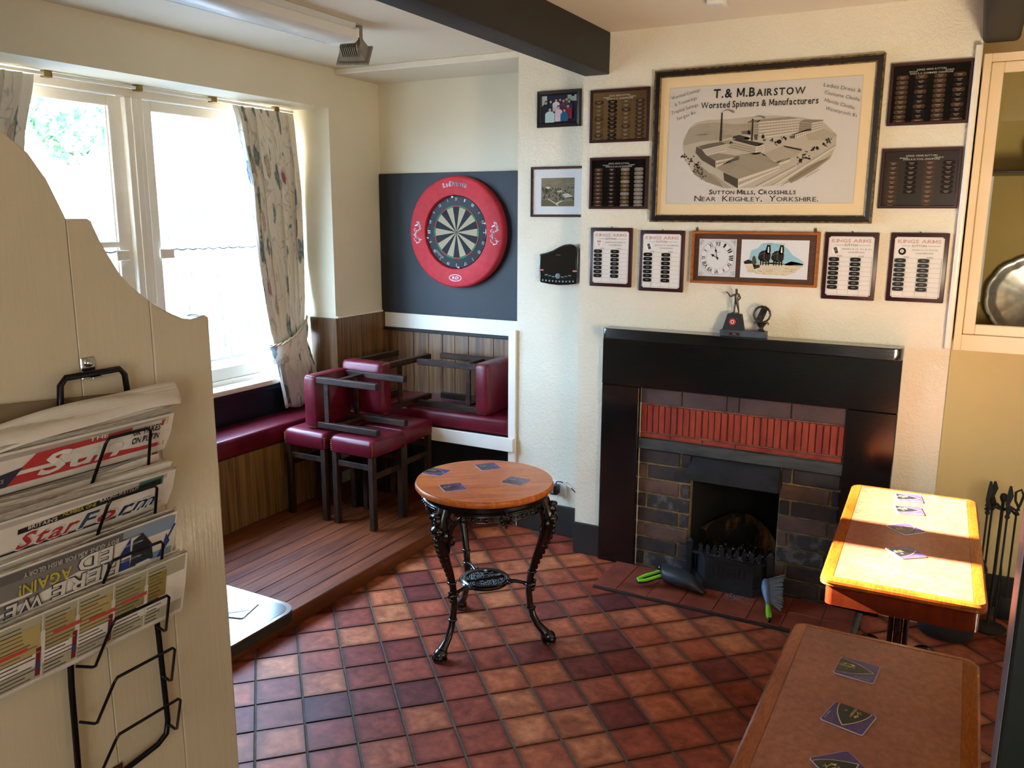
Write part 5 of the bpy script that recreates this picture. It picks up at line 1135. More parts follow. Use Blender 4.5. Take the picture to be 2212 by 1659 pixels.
MT['pink_key'] = mat('pink_key', '#c47a80', None, rough=.4); MT['grey_key'] = mat('grey_key', '#5d6a72', None, rough=.4)
MX = lambda x, z: Matrix.Translation((x, YPf-.045, z)) @ Matrix.Rotation(PI/2, 4, 'X')
for x in (-1.944, -1.757): at(es, G().box(x-.012, x+.012, YPf-.048, YPf-.044, 1.428, 1.436, .002)).build('red_key', 'pink_key', es)
at(es, G().lathe([(.014, 0), (.014, .002), (.010, .003), (.001, .003)], 20, MX(-1.851, 1.404))).build('round_key', 'grey_key', es)
for i in range(10): at(es, G().lathe([(.0052, 0), (.0052, .002), (.001, .003)], 12, MX(-1.936+i*.019, 1.380-.003*math.sin(i/9*PI)))).build('round_button', 'grey_key', es)
for s_ in (-1, 1):
    for i in range(3): x = -1.851+s_*(.026+i*.020); at(es, G().box(x-.008, x+.008, YPf-.047, YPf-.044, 1.397+i*.004, 1.403+i*.004, .001)).build('bar_key', 'grey_key', es)
d = Draw(lambda u, v, l: (u, YPf-.0472-l, v)); d.text('UNICORN', -1.85, 1.5085, .004, '#9aa0a6', width=.024); d.v = [Vector(v)-Vector(es.location) for v in d.v]; d.build('badge', 'ink', es)

# --- socket, plug, lead
so_ = empty('wall_socket', (-1.86, YPf, .263), 'white double wall socket low on the pier beside the round table', 'socket')
at(so_, G().box(-1.93, -1.800, YPf-.012, YPf, .225, .305, .003, 2)).build('face_plate', 'plastic_white', so_)
pg = empty('plug_adapter', (-1.845, YPf-.012, .27), 'black plug adapter with a lead in the wall socket', 'plug')
at(pg, G().box(-1.872, -1.832, YPf-.062, YPf-.0125, .240, .292, .006, 2)).build('body', 'plastic_black', pg); at(pg, G().box(-1.866, -1.850, YPf-.0635, YPf-.061, .250, .283, .001)).build('sticker', 'bluegrey', pg)
at(pg, G().tube([(-1.852, YPf-.03, .292), (-1.846, YPf-.03, .308), (-1.825, YPf-.028, .310), (-1.80, YPf-.02, .302), (-1.775, YPf-.015, .285), (-1.745, YPf-.01, .258), (-1.725, YPf-.006, .235)], .0032, 8)).build('lead', 'plastic_black', pg, 60)
at(pg, G().tube([(-1.812, YPf-.022, .304), (-1.785, YPf-.018, .292), (-1.768, YPf-.014, .280)], [.006, .007, .005], 8)).build('inline_switch', 'plastic_white', pg, 60)

# --- dartboard wall
DC = Vector((-2.703, 0, 1.607))
bb = empty('backboard', (-2.7, YD-.014, 1.1), 'large square black-painted backboard behind the dartboard', 'backboard')
at(bb, G().box(XW+.004, -2.125, YD-.020, YD-.001, 1.100, 1.955, .002)).build('panel', 'board_black', bb)
su = empty('dartboard_surround', (DC.x, YD-.021, DC.z), 'thick red foam ring with white lettering around the dartboard', 'dartboard surround'); RX = Matrix.Rotation(PI/2, 4, 'X')
G().lathe([(.2145, 0), (.2145, .050), (.2165, .055), (.221, .057), (.312, .057), (.320, .054), (.3245, .047), (.326, .036), (.326, .004), (.324, 0)], 96, RX).build('foam_ring', 'red_foam', su, 40)
d = Draw(lambda u, v, l: (u, -.0575-l, v)); 
def arcword(s, a_c, r, h, col, font, w_, k=0): d.text(s, 0, 0, h, col, font, 'c', w_, arc=(0, 0, r, a_c))
wt = .155; d.text('RedDragon', 0, 0, .024, '#e6dede', 'o', 'c', wt+.004, arc=(0, 0, .2685, PI/2), gap=.06); d.up(); wr = wt*text_width('Red', 'b', .06)/text_width('RedDragon', 'b', .06); 
d.text('Red', 0, 0, .0235, '#b3303a', 'n', 'l', wr, arc=(0, 0, .2688, PI/2+wt/2/.2688), gap=.06); d.text('Dragon', 0, 0, .0235, '#20222a', 'b', 'r', wt-wr-.004, arc=(0, 0, .2688, PI/2-wt/2/.2688), gap=.06)
d.l = 1
pts = [(.043*math.cos(i*PI/16), -.267+.020*math.sin(i*PI/16)) for i in range(33)]; d.line(pts, .0022, '#e6dede'); d.line([(p[0]*.88, -.267+(p[1]+.267)*.84) for p in pts], .0012, '#e6dede'); d.text('RD', 0, -.275, .0165, '#e6dede', 'b', width=.044, shear=.2)
def dragon(cx_, mir):
    sp = [(0.006, .052), (.016, .044), (.022, .030), (.016, .014), (.002, .006), (-.012, -.004), (-.017, -.020), (-.008, -.034), (.008, -.038), (.018, -.048), (.016, -.060), (.004, -.066)]
    wds_ = [.006, .012, .011, .010, .011, .012, .012, .011, .010, .009, .007, .004]; P = lambda p: (cx_+p[0], p[1])
    for i in range(len(sp)-1): d.line([P(sp[i]), P(sp[i+1])], (wds_[i]+wds_[i+1])*.42, '#e0d6d6')
    for (a, b_) in zip(sp, wds_): d.disc(cx_+a[0], a[1], b_*.42, '#e0d6d6', 10)
    d.poly([P((.002, .048)), P((-.016, .040)), P((-.020, .032)), P((-.006, .034)), P((.006, .038))], '#e0d6d6'); d.poly([P((-.002, .052)), P((-.006, .064)), P((.004, .056)), P((.006, .068)), P((.010, .054)), P((.018, .062)), P((.016, .048))], '#e0d6d6')
    for i in range(2, 10):
        a = sp[i]; s_ = 1 if i % 2 else -1; d.poly([P((a[0], a[1]+.004)), P((a[0]+s_*.017, a[1]+.003)), P((a[0], a[1]-.005))], '#e0d6d6')
    d.line([P((-.012, .022)), P((-.024, .012)), P((-.020, .002))], .0035, '#e0d6d6'); d.line([P((-.010, -.058)), P((-.022, -.050)), P((-.026, -.036))], .003, '#e0d6d6'); d.poly([P((.004, -.062)), P((-.012, -.060)), P((-.004, -.072))], '#e0d6d6')
dragon(-.268, 1); dragon(.268, 1); d.build('lettering', 'ink', su)
db = empty('dartboard', (DC.x, YD-.021, DC.z), 'doubles-only dartboard of black and cream segments in the red surround', 'dartboard')
G().lathe([(.001, .040), (.205, .040), (.212, .037), (.213, 0), (.001, 0)], 72, RX).build('bristle_disc', 'board_black', db, 40)
d = Draw(lambda u, v, l: (u, -.0405-l, v))
for i in range(20):
    a = PI/2-i*PI/10; bl = i % 2 == 0; a0, a1 = a+PI/20, a-PI/20
    d.poly([(.006*math.cos(a0), .006*math.sin(a0)), (.006*math.cos(a1), .006*math.sin(a1))]+[(.1465*math.cos(a1+(a0-a1)*k/4), .1465*math.sin(a1+(a0-a1)*k/4)) for k in range(5)], '#08080b' if bl else '#a3967a')
    d.ring(0, 0, .148, .157, '#93343a' if bl else '#1f7a4d', 4, a1, a0)
d.up().disc(0, 0, .0075, '#4a3a3c', 16)
for i, s in enumerate((20, 1, 18, 4, 13, 6, 10, 15, 2, 17, 3, 19, 7, 16, 8, 11, 14, 9, 12, 5)): d.text(str(s), 0, 0, .018, '#b9bbc0', 'n', 'c', .017 if s > 9 else .008, arc=(0, 0, .184, PI/2-i*PI/10))
d.text('NODOR', 0, 0, .014, '#b5a98c', 'n', 'c', .070, arc=(0, 0, -.186, math.radians(228)), gap=.12); d.build('print', 'ink', db)
g = G()
for rr_ in (.1475, .1575): g.tube([(rr_*math.cos(i*PI/36), -.0415, rr_*math.sin(i*PI/36)) for i in range(72)], .0008, 5, True)
g.build('spider_wires', 'steel', db, 60)['kind'] = 'stuff'
G().tube([(.2035*math.cos(i*PI/36), -.042, .2035*math.sin(i*PI/36)) for i in range(72)], .0011, 5, True).build('number_ring', 'chrome', db, 60)
for a in (97, 15, -86, 190): x, z = .206*math.cos(math.radians(a)), .206*math.sin(math.radians(a)); G().box(x-.008, x+.008, -.044, -.040, z-.006, z+.006, .001).build('ring_clip', 'steel', db)

# --- trophies on the mantel shelf
tro = empty('darts_and_dominoes_trophy', (-.855, 3.70, 1.188), 'small trophy with a darts player figure and a domino in a ring', 'trophy')
def tb_(g, n, m, sm=35): return at(tro, g).build(n, m, tro, sm)
tb_(G().box(-.954, -.757, 3.668, 3.722, 1.1885, 1.216, .002), 'plinth', 'grey_resin'); tb_(G().box(-.912, -.866, 3.6665, 3.669, 1.194, 1.207, .0005), 'name_plate', 'mahog')
dd = Draw(lambda u, v, l: (u, 3.6664-l, v)); dd.text('K.O.', -.889, 1.198, .005, '#b9bbc0', 'b', width=.014); dd.v = [Vector(v)-Vector(tro.location) for v in dd.v]; dd.build('plate_lettering', 'ink', tro)
g = G(); A = [(-.945, 3.672), (-.856, 3.672), (-.856, 3.718), (-.945, 3.718)]; B = [(-.927, 3.682), (-.868, 3.682), (-.868, 3.708), (-.927, 3.708)]
g.v = [Vector((x, y, 1.216)) for x, y in A]+[Vector((x, y, 1.286)) for x, y in B]; g.f = [[0, 1, 5, 4], [1, 2, 6, 5], [2, 3, 7, 6], [3, 0, 4, 7], [4, 5, 6, 7], [0, 3, 2, 1]]; tb_(g, 'pedestal', 'board_black', 0)
Md = Matrix.Translation((-.902, 3.6765, 1.252)) @ Matrix.Rotation(PI/2-.13, 4, 'X')
tb_(G().lathe([(.0145, 0), (.0145, .002), (.001, .002)], 20, Md), 'medallion', 'red_foam'); MT['cream'] = mat('cream_enamel', '#d9c7a4', None, rough=.4); tb_(G().lathe([(.008, .002), (.008, .003), (.001, .003)], 16, Md), 'medallion_ring', 'cream'); tb_(G().lathe([(.004, .003), (.004, .0036), (.001, .0036)], 12, Md), 'medallion_bull', 'plastic_black')
for s_ in (-1, 1):
    g = G()
    for i in range(9): a = -PI/2+s_*(.3+i*.24); g.ball((-.902+.021*math.cos(a), 3.675+.006*(1-0), 1.250+.024*math.sin(a)), .005, 7, 5, ry=.003)
    tb_(g, 'laurel', 'pewter', 60)
g = G(); TC = Vector((-.781, 3.695, 1.290)); n = 40
g.tube([(TC.x+(.034+.0012*math.cos(i*2.4))*math.cos(2*PI*i/n), TC.y, TC.z+(.034+.0012*math.cos(i*2.4))*math.sin(2*PI*i/n)) for i in range(n)], [.0042+.0008*(i % 2) for i in range(n)], 8, True); tb_(g, 'rope_ring', 'pewter', 60)
Mt = Matrix.Translation(TC) @ Matrix.Rotation(.35, 4, 'Y'); tb_(G().obox(Mt, .028, .008, .060, .001), 'domino', 'pewter')
g = G()
for z in (-.024, -.018, -.008, .008, .018, .024):
    for x in (-.008, .008): g.ball((x, -.0045, z), .0022, 6, 4, Mt)
g.obox(Mt @ Matrix.Translation((0, -.0042, 0)), .024, .001, .0015); tb_(g, 'pips', 'soot', 60)['kind'] = 'stuff'
g = G().lathe([(.018, 1.216), (.017, 1.220), (.010, 1.226), (.012, 1.238), (.020, 1.254), (.001, 1.256)], 16, Matrix.Translation((-.782, 3.695, 0)))
for s_ in (-1, 1): g.tube([(-.782+s_*.008, 3.695, 1.236), (-.782+s_*.018, 3.695, 1.25), (-.782+s_*.028, 3.695, 1.256), (-.782+s_*.031, 3.695, 1.249), (-.782+s_*.026, 3.695, 1.246)], [.004, .004, .003, .003, .002], 7)
tb_(g, 'cup_stand', 'pewter', 60); tb_(G().lathe([(.022, 1.286), (.020, 1.290), (.001, 1.291)], 16, Matrix.Translation((-.898, 3.695, 0))), 'figure_base', 'pewter')
# the thrower: one skinned body
J = {'pel': (-.895, 3.695, 1.337, .0085), 'wst': (-.895, 3.695, 1.348, .0078), 'chs': (-.894, 3.694, 1.364, .0095), 'nek': (-.895, 3.693, 1.3755, .0042), 'hd0': (-.8955, 3.692, 1.383, .0052), 'hd1': (-.896, 3.691, 1.391, .0065), 'hd2': (-.896, 3.691, 1.396, .004),
     'sl': (-.903, 3.690, 1.370, .0048), 'el': (-.9185, 3.684, 1.3605, .0034), 'wl': (-.930, 3.680, 1.3765, .0024), 'hl': (-.934, 3.679, 1.381, .0030), 'sr': (-.885, 3.697, 1.370, .0048), 'er': (-.8785, 3.697, 1.354, .0036), 'wr': (-.886, 3.688, 1.3455, .0026), 'hr': (-.890, 3.686, 1.3455, .003),
     'hpl': (-.899, 3.695, 1.333, .0066), 'knl': (-.9015, 3.692, 1.313, .0046), 'anl': (-.901, 3.694, 1.295, .0032), 'ftl': (-.9045, 3.686, 1.2925, .0030), 'hpr': (-.890, 3.696, 1.333, .0066), 'knr': (-.886, 3.695, 1.313, .0046), 'anr': (-.882, 3.698, 1.295, .0032), 'ftr': (-.884, 3.690, 1.2925, .0030)}
E_ = [('pel', 'wst'), ('wst', 'chs'), ('chs', 'nek'), ('nek', 'hd0'), ('hd0', 'hd1'), ('hd1', 'hd2'), ('chs', 'sl'), ('sl', 'el'), ('el', 'wl'), ('wl', 'hl'), ('chs', 'sr'), ('sr', 'er'), ('er', 'wr'), ('wr', 'hr'), ('pel', 'hpl'), ('hpl', 'knl'), ('knl', 'anl'), ('anl', 'ftl'), ('pel', 'hpr'), ('hpr', 'knr'), ('knr', 'anr'), ('anr', 'ftr')]
ks = list(J); me = bpy.data.meshes.new('figure'); me.from_pydata([Vector(J[k][:3])-Vector(tro.location) for k in ks], [(ks.index(a), ks.index(b_)) for a, b_ in E_], []); me.materials.append(MT['pewter'])
fo = bpy.data.objects.new('figure', me); C.objects.link(fo); fo.parent = tro; fo.modifiers.new('skin', 'SKIN').use_smooth_shade = True
for v_, k in zip(me.skin_vertices[0].data, ks): v_.radius = (J[k][3], J[k][3]); v_.use_root = k == 'pel'
sb = fo.modifiers.new('sub', 'SUBSURF'); sb.levels = 2; sb.render_levels = 2
tb_(G().tube([(-.933, 3.678, 1.381), (-.945, 3.676, 1.3795)], [.0014, .0006], 6), 'dart', 'pewter')

# ================================================================= PAINTED SCREEN WITH NEWSPAPER RACK
prof = [(-.45, 2.02), (-.1, 2.0), (.2, 1.97), (.40, 1.905), (.52, 1.845), (.60, 1.795), (.63, 1.772), (.65, 1.742), (.664, 1.710), (.6705, 1.6945), (.700, 1.6945), (.7045, 1.692), (.7065, 1.686), (.714, 1.668), (.728, 1.642), (.740, 1.622), (.754, 1.606), (.774, 1.589), (.800, 1.572), (.821, 1.560), (.838, 1.5525), (.852, 1.550), (.866, 1.5515), (.878, 1.5535), (.884, 1.550), (.8875, 1.540), (.888, 1.50), (.886, 1.0), (.885, 0)]
scn = empty('wooden_screen', (-1.02, .3, 0), 'tall cream gloss-painted wooden screen with a curved stepped top', 'screen')
def ztop(y):
    for a, b_ in zip(prof[:-1], prof[1:]):
        if a[0] <= y <= b_[0]: return a[1]+(b_[1]-a[1])*(y-a[0])/max(1e-6, b_[0]-a[0])
cuts = [-.45, -.05, .30, .6703, .782, .8885]
for a, b_ in zip(cuts[:-1], cuts[1:]):
    ps = [(a+.0004, 0)]; last = b_ > .885
    ps += [(a+.0004, ztop(a+.0004))]+[p for p in prof if a+.001 < p[0] < b_-.001]
    if last: ps += [(.885, 0)]
    else: ps += [(b_-.0004, ztop(b_-.0004)), (b_-.0004, 0)]
    o = at(scn, G().prism(ps, -1.035, -1.0, 'x')).build('board', 'screen_paint', scn, 25); bv = o.modifiers.new('b', 'BEVEL'); bv.width = .0012 if not last else .003; bv.segments = 2; bv.limit_method = 'ANGLE'; bv.angle_limit = .9
rk = empty('newspaper_rack', (-.985, .67, .93), 'dark wire newspaper rack with six pockets screwed to the painted screen', 'rack')
MT['rack_wire'] = mat('dark_plated_wire', '#26262a', None, rough=.28, metal=.85)
X_ = -.9865
fr = [(X_, .601, .93), (X_, .605, 1.092), (X_, .628, 1.454), (X_, .632, 1.490), (X_, .640, 1.4985), (X_, .716, 1.4985), (X_, .7235, 1.490), (X_, .727, 1.447), (X_, .742, 1.099), (X_, .7455, .962), (X_, .741, .943), (X_, .725, .934), (X_, .618, .922)]
at(rk, G().tube(fr, .0042, 8, True)).build('frame', 'rack_wire', rk, 60)
for i in range(6):
    zb = .960+i*.0790; sh = (0, 0, .002, .004, .006, .006)[i]; k = 1-.028*i
    p = [(X_+.004, .605+.0035*i, zb), (-.962, .610+.0055*i, zb), (-.958, .6115+.0055*i, zb+.002), (-.924, .618+.0050*i, zb+.066), (-.922, .6225+.0050*i, zb+.0725), (-.922, .7165-.0025*i, zb+.0725), (-.923, .7205-.0025*i, zb+.068), (-.957, .7375-.0025*i, zb+.003), (-.962, .738-.0025*i, zb), (X_+.004, .742-.002*i, zb)]
    at(rk, G().tube(p, .0021, 7)).build('pocket_wire', 'rack_wire', rk, 60)
at(rk, G().box(-.9995, -.9975, .670, .690, 1.490, 1.518, .003).box(-.9975, -.980, .673, .687, 1.4925, 1.4945, .0005)).build('bracket', 'chrome', rk); at(rk, G().ball((-.9965, .680, 1.511), .0055, 12, 8)).build('screw', 'chrome', rk, 60)
at(rk, G().box(-.9995, -.9975, .655, .675, .905, .934, .003)).build('bracket', 'chrome', rk); at(rk, G().ball((-.9965, .665, .916), .0055, 12, 8)).build('screw', 'chrome', rk, 60)

def newspaper(lab, zb, zt, y0, y1, fan, seed, art, fold='paper', n=7, slope=0):
    """folded tabloid standing in a pocket: cover sheet round a bottom fold, loose inner sheets fanned above it"""
    root = empty('newspaper', (-.95, (y0+y1)/2, zb), lab, 'newspaper', 'folded newspapers in the wire rack'); random.seed(seed)
    xf0, xf1, xb = -.950, -.930, -.982; yc = lambda t_: y0+(y1-y0)*t_
    def sheet_(path, name, m, wob=.0, th=.0009, ny=20, tear=0):
        g = G(); np_ = len(path); ph = random.uniform(0, 6)
        for i in range(ny+1):
            t_ = i/ny
            for j, (x, z) in enumerate(path):
                a = j/(np_-1); zz = z+wob*math.sin(t_*5+ph)*(a)+tear*a*(t_-.5); g.v.append(Vector((x+wob*.8*math.sin(t_*7+ph*2)*a, yc(t_), zz))-Vector(root.location))
        for i in range(ny):
            for j in range(np_-1): a = i*np_+j; g.f.append([a, a+1, a+np_+1, a+np_])
        o = g.build(name, m, root, 70); s_ = o.modifiers.new('s', 'SOLIDIFY'); s_.thickness = th; s_.offset = 0; return o
    zm = (zb+zt)/2
    cover = [(xf1, zt), (xf0+.010, zm), (xf0, zb+.012), (xf0-.004, zb+.004), (xf0-.012, zb), (xf0-.030, zb), (xb+.006, zb+.004), (xb+.002, zb+.012), (xb, zt+fan*.8)]
    sheet_(cover, 'cover_sheet', fold, 0, .0012)
    for k in range(n):
        f = (k+1)/(n+1); x1 = xf1+(xb-xf1)*f; xm = xf0-.004+(xb-xf0+.008)*f
        pth = [(xm, zb+.006), (xm+(x1-xm)*.4, zm), (x1+.002, zt+.002), (x1+.006*(1-f), zt+fan*(.25+.75*f)*random.uniform(.8, 1.1))]
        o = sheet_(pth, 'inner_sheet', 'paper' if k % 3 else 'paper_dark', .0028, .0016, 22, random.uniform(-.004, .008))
    # printed face: (u along the rack, v up the face), in metres
    e = Vector((xf1-(xf0+.010), 0, zt-zm)).normalized(); e2 = Vector((xf0+.010-xf0, 0, zm-zb-.012)).normalized()
    def fn(u, v, l):
        h = v*(zt-zb-.012)
        if zb+.012+h > zm: t_ = (zb+.012+h-zm)/(zt-zm); x = xf0+.010+(xf1-xf0-.010)*t_
        else: t_ = h/(zm-zb-.012); x = xf0+.010*t_
        return Vector((x+.0010+l*.9, u, zb+.012+h-l*.4))-Vector(root.location)
    d = Draw(fn, .00025); art(d, y0, y1); d.build('front_print', 'ink', root)
    # dark curled spine at the open end
    g = G()
    for k in range(4): g.tube([(xf0-.006-k*.010, y0+.004+.002*k, zb+.010), (xf0-.001-k*.010, y0-.004+.002*k, zm), (xf1-.004-k*.012, y0+.006+.002*k, zt-.004)], [.004, .0055, .004], 8)
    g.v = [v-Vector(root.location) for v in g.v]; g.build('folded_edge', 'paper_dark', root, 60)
    return root
def W_(d, v): return v
def art_sun(d, y0, y1):
    R = lambda a, b_, c, e, col: d.rect(a, b_, c, e, col)
    R(y0, 0, y1-.012, .93, '#a8a097'); d.up(); d.poly([(.528, 0), (.736, 0), (.738, .86), (.56, .80), (.545, .5)], '#b3393b'); d.up().line([(.56, .86), (.742, .95), (.744, 0)], .0018, '#c9a53a')
    d.poly([(y0, 0), (.530, 0), (.546, .5), (.52, .42), (y0, .2)], '#39384a'); R(.688, .18, .733, .88, '#cdc8be'); d.up()
    kx = .045
    T = lambda s, u, v, h, col, font='b', width=None, rot=0: d.text(s, u, v, h, col, font, 'c', width, shear=.004, rot=rot)
    # letters: heights are in face units (1 = face height)
    d.text('Sun', .618, .10, .60, '#d8d3ca', 'b', 'c', .108, shear=.02); d.text('THE', .640, .76, .11, '#d8d3ca', 'b', 'c', .026)
    d.text('UK TAKES', .711, .58, .2, '#1c1b1e', 'b', 'c', .042); d.text('ON PUTIN', .711, .30, .2, '#1c1b1e', 'b', 'c', .042); d.text('PAYS', .516, .16, .12, '#b9b4ac', 'b', 'c', .018); d.text('OUT', .514, .02, .10, '#b9b4ac', 'b', 'c', .014)
def art_star(d, y0, y1):
    d.rect(y0, 0, y1-.014, .95, '#b5aca0'); d.up(); d.poly([(.53, .52), (.725, .66), (.725, .86), (.53, .66)], '#23201f'); d.rect(.690, .66, .728, .92, '#3f6b5f'); d.rect(y0, 0, .72, .06, '#2a2524'); d.up()
    d.text("BRITAIN'S", .560, .585, .10, '#c9c4ba', 'b', 'c', .036, rot=.0); d.text('NUMBER ONE', .607, .64, .10, '#b3a64a', 'b', 'c', .044); d.text('RACING PULLOUT', .662, .705, .10, '#d0cbc1', 'b', 'c', .056)
    for s, u, w_, c in (('Star', .567, .075, '#a8323a'), ('F', .618, .018, '#2d4660'), ('o', .644, .026, '#a8323a'), ('rm', .690, .052, '#26335a')):
        d.up().text(s, u, .08, .44, '#ddd8ce', 'o', 'c', w_+.003, shear=.02); d.up().text(s, u, .09, .42, c, 'b', 'c', w_, shear=.02)
def art_here(d, y0, y1):
    d.rect(y0, .0, y1-.008, .97, '#8f939a'); d.up(); d.rect(y0, .78, .66, .96, '#5f5a55'); d.poly([(y0, .2), (.60, .5), (.60, .78), (y0, .78)], '#76716c'); d.rect(.69, .05, .742, .95, '#7d8ea0'); d.up()
    for i in range(5): d.ring(.675, .16+.16*i, .012, .017, ('#2c3a7a', '#c3c6d0')[i % 2], 14)
    d.poly([(.654, .03), (.676, .06), (.672, .80), (.658, .5)], '#2c3a7a'); d.poly([(.676, .06), (.712, .14), (.706, .5), (.69, .8), (.676, .7)], '#2a2c33'); d.poly([(.685, .02), (.715, .05), (.705, .16), (.685, .14)], '#c9cbd2'); d.line([(.72, .1), (.742, .75)], .004, '#2c3a7a'); d.poly([(.722, .05), (.736, .4), (.729, .6), (.724, .3)], '#2c3f86'); d.up()
    T = lambda s, u, v, h, col, w_, o_=None: ((d.text(s, u, v+h, h, o_, 'o', 'c', w_+.003, rot=PI) if o_ else None), d.up().text(s, u, v+h, h, col, 'b', 'c', w_, rot=PI))
    T('ED', .622, .47, .30, '#cfc9c0', .048, '#3a3532'); T('HERE', .612, .10, .32, '#cfc9c0', .092, '#3a3532'); T('WE', .532, .06, .30, '#cfc9c0', .046, '#3a3532'); T('AGAIN!', .556, .46, .22, '#b5a63c', .066)
    T('BOY GUNS AIM FOR IRISH GLORY', .590, .81, .09, '#b3aca4', .125)
def art_class(d, y0, y1):
    random.seed(5); d.rect(y0, 0, y1-.004, .98, '#a39c84'); d.up(); cols = [y0+.0, .545, .590, .640, .690, .725]
    for i in range(5):
        a, b_ = cols[i]+.003, cols[i+1]-.003; d.rect(a, .42, b_, .86, ('#a8935f', '#9c8a5c', '#a8935f', '#8f8458', '#8c7a3c')[i]); 
        for k in range(15): 
            v = .04+.93*k/15; d.line([(a, v), (a+(b_-a)*random.uniform(.55, 1), v)], .016, random.choice(('#3c3a38', '#5b564e', '#4a4640')))
    d.up()
    for u, v in ((.50, .55), (.57, .62), (.618, .56), (.665, .60)): d.rrect(u-.012, v-.03, u+.026, v+.03, .002, '#b3473c')
    for u in (.537, .584, .634): d.rect(u, .05, u+.006, .5, '#6b2430'); d.rect(u, .18, u+.006, .26, '#2e4270')
    for u in cols[1:-1]: d.line([(u, 0), (u, .98)], .0016, '#c9c3ae')
newspaper('red-topped newspaper in the highest pocket, headline about Putin', 1.381, 1.4375, .494, .752, .020, 1, art_sun, n=8)
newspaper('second newspaper down, with red and blue racing pullout lettering', 1.301, 1.360, .496, .748, .016, 2, art_star, n=8)
newspaper('third newspaper down, standing upside down with white capitals', 1.220, 1.300, .497, .745, .006, 3, art_here, n=5)
newspaper('lowest newspaper, folded to small-print classified pages', 1.136, 1.236, .478, .757, .004, 4, art_class, n=5)
g = G(); ny = 24
for k in range(6):                                       # loose stack tucked behind the top paper
    vs0 = len(g.v)
    for i in range(ny+1):
        t_ = i/ny; y = .505+.262*t_+.004*k; zz = 1.449+.012*math.sin(t_*2.2)+.0022*k+.0014*math.sin(t_*9+k)
        for x, dz in ((-.932-.005*k, -.012), (-.938-.005*k, -.003), (-.950-.004*k, 0), (-.962-.003*k, -.002)): g.v.append(Vector((x+.002*math.sin(t_*6+k), y, zz+dz)))
    for i in range(ny):
        for j in range(3): a = vs0+i*4+j; g.f.append([a, a+1, a+5, a+4])
ns = empty('newspaper', (-.94, .65, 1.42), 'loose folded newspaper pages heaped over the top of the rack', 'newspaper', 'folded newspapers in the wire rack')
o = at(ns, g).build('page_edges', 'paper', ns, 70); o['kind'] = 'stuff'; s_ = o.modifiers.new('s', 'SOLIDIFY'); s_.thickness = .0012
cbd = empty('cardboard_sheet', (-.993, .6, 1.40), 'brown card sheet standing behind the newspapers against the screen', 'card'); MT['kraft'] = mat('brown_card', '#6b5a42', '#7a684d', 6, .85, world=True)
at(cbd, G().prism([(.40, 1.36), (.77, 1.36), (.768, 1.452), (.757, 1.460), (.745, 1.462), (.60, 1.475), (.40, 1.492)], -.9968, -.9935, 'x')).build('card', 'kraft', cbd, 0)

# ================================================================= CEILING FITTINGS
fx = empty('strip_light', (-2.53, 2.0, 2.52), 'long fluorescent strip light with ribbed diffuser along the ceiling', 'ceiling light')
at(fx, G().box(-2.585, -2.445, .95, 3.065, 2.486, 2.5195, .003)).build('spine', 'lamp_white', fx)
at(fx, G().prism([(-2.60, 2.485), (-2.43, 2.485), (-2.438, 2.452), (-2.455, 2.440), (-2.575, 2.440), (-2.592, 2.452)], .98, 3.045, 'y')).build('diffuser', 'diffuser', fx, 40)
for y in (3.045, .96): at(fx, G().prism([(-2.604, 2.489), (-2.426, 2.489), (-2.434, 2.448), (-2.453, 2.436), (-2.577, 2.436), (-2.596, 2.448)], y, y+.018, 'y')).build('end_cap', 'plastic_white', fx, 40)
g = G()
for i in range(230): y = 1.0+i*.0088; g.v += [Vector(p) for p in ((-2.6015, y, 2.484), (-2.6015, y+.005, 2.484), (-2.594, y+.005, 2.4505), (-2.594, y, 2.4505), (-2.5765, y, 2.4385), (-2.5765, y+.005, 2.4385))]; n = len(g.v)-6; g.f += [[n, n+1, n+2, n+3], [n+3, n+2, n+5, n+4]]
at(fx, g).build('prism_ribs', 'lamp_white', fx, 0)['kind'] = 'stuff'
fd = empty('floodlight', (-2.515, 3.12, 2.52), 'small grey metal floodlight on a bracket aimed at the dartboard', 'spotlight')
at(fd, G().box(-2.56, -2.465, 3.112, 3.128, 2.516, 2.5195, .001)).build('bracket_bar', 'lamp_body', fd)
for x in (-2.562, -2.463): at(fd, G().box(x-.0025, x+.0025, 3.110, 3.130, 2.425, 2.5195, .001)).build('bracket_arm', 'lamp_body', fd)
at(fd, G().tube([(-2.54, 3.12, 2.519), (-2.538, 3.115, 2.495), (-2.532, 3.11, 2.475)], .005, 8)).build('cable', 'plastic_black', fd, 60)
AIM = Vector((-.28, .70, -.66)).normalized(); Q = AIM.to_track_quat('-Y', 'Z').to_matrix().to_4x4(); MF = Matrix.Translation((-2.513, 3.12, 2.43)) @ Q
def fpp(g, n, m, sm=30): return at(fd, g).build(n, m, fd, sm)
g = G(); A = [(-.045, .03, -.03), (.045, .03, -.03), (.045, .03, .03), (-.045, .03, .03)]; B = [(-.06, -.035, -.045), (.06, -.035, -.045), (.06, -.035, .045), (-.06, -.035, .045)]
g.add(A+B, [[0, 1, 2, 3], [4, 7, 6, 5], [0, 4, 5, 1], [1, 5, 6, 2], [2, 6, 7, 3], [3, 7, 4, 0]], MF); fpp(g, 'housing', 'lamp_body')
fpp(G().box(-.075, .075, -.046, -.036, -.06, .06, .003, M=MF), 'front_frame', 'lamp_body'); fpp(G().box(-.06, .06, -.0475, -.0465, -.045, .045, M=MF), 'glass', 'lamp_white')
fpp(G().box(-.03, .03, .03, .052, -.022, .022, .003, M=MF), 'terminal_box', 'lamp_body')
for i in range(9): fpp(G().box(-.036+i*.009-.0015, -.036+i*.009+.0015, -.01, .045, -.052, -.030, M=MF), 'cooling_fin', 'lamp_body', 0)
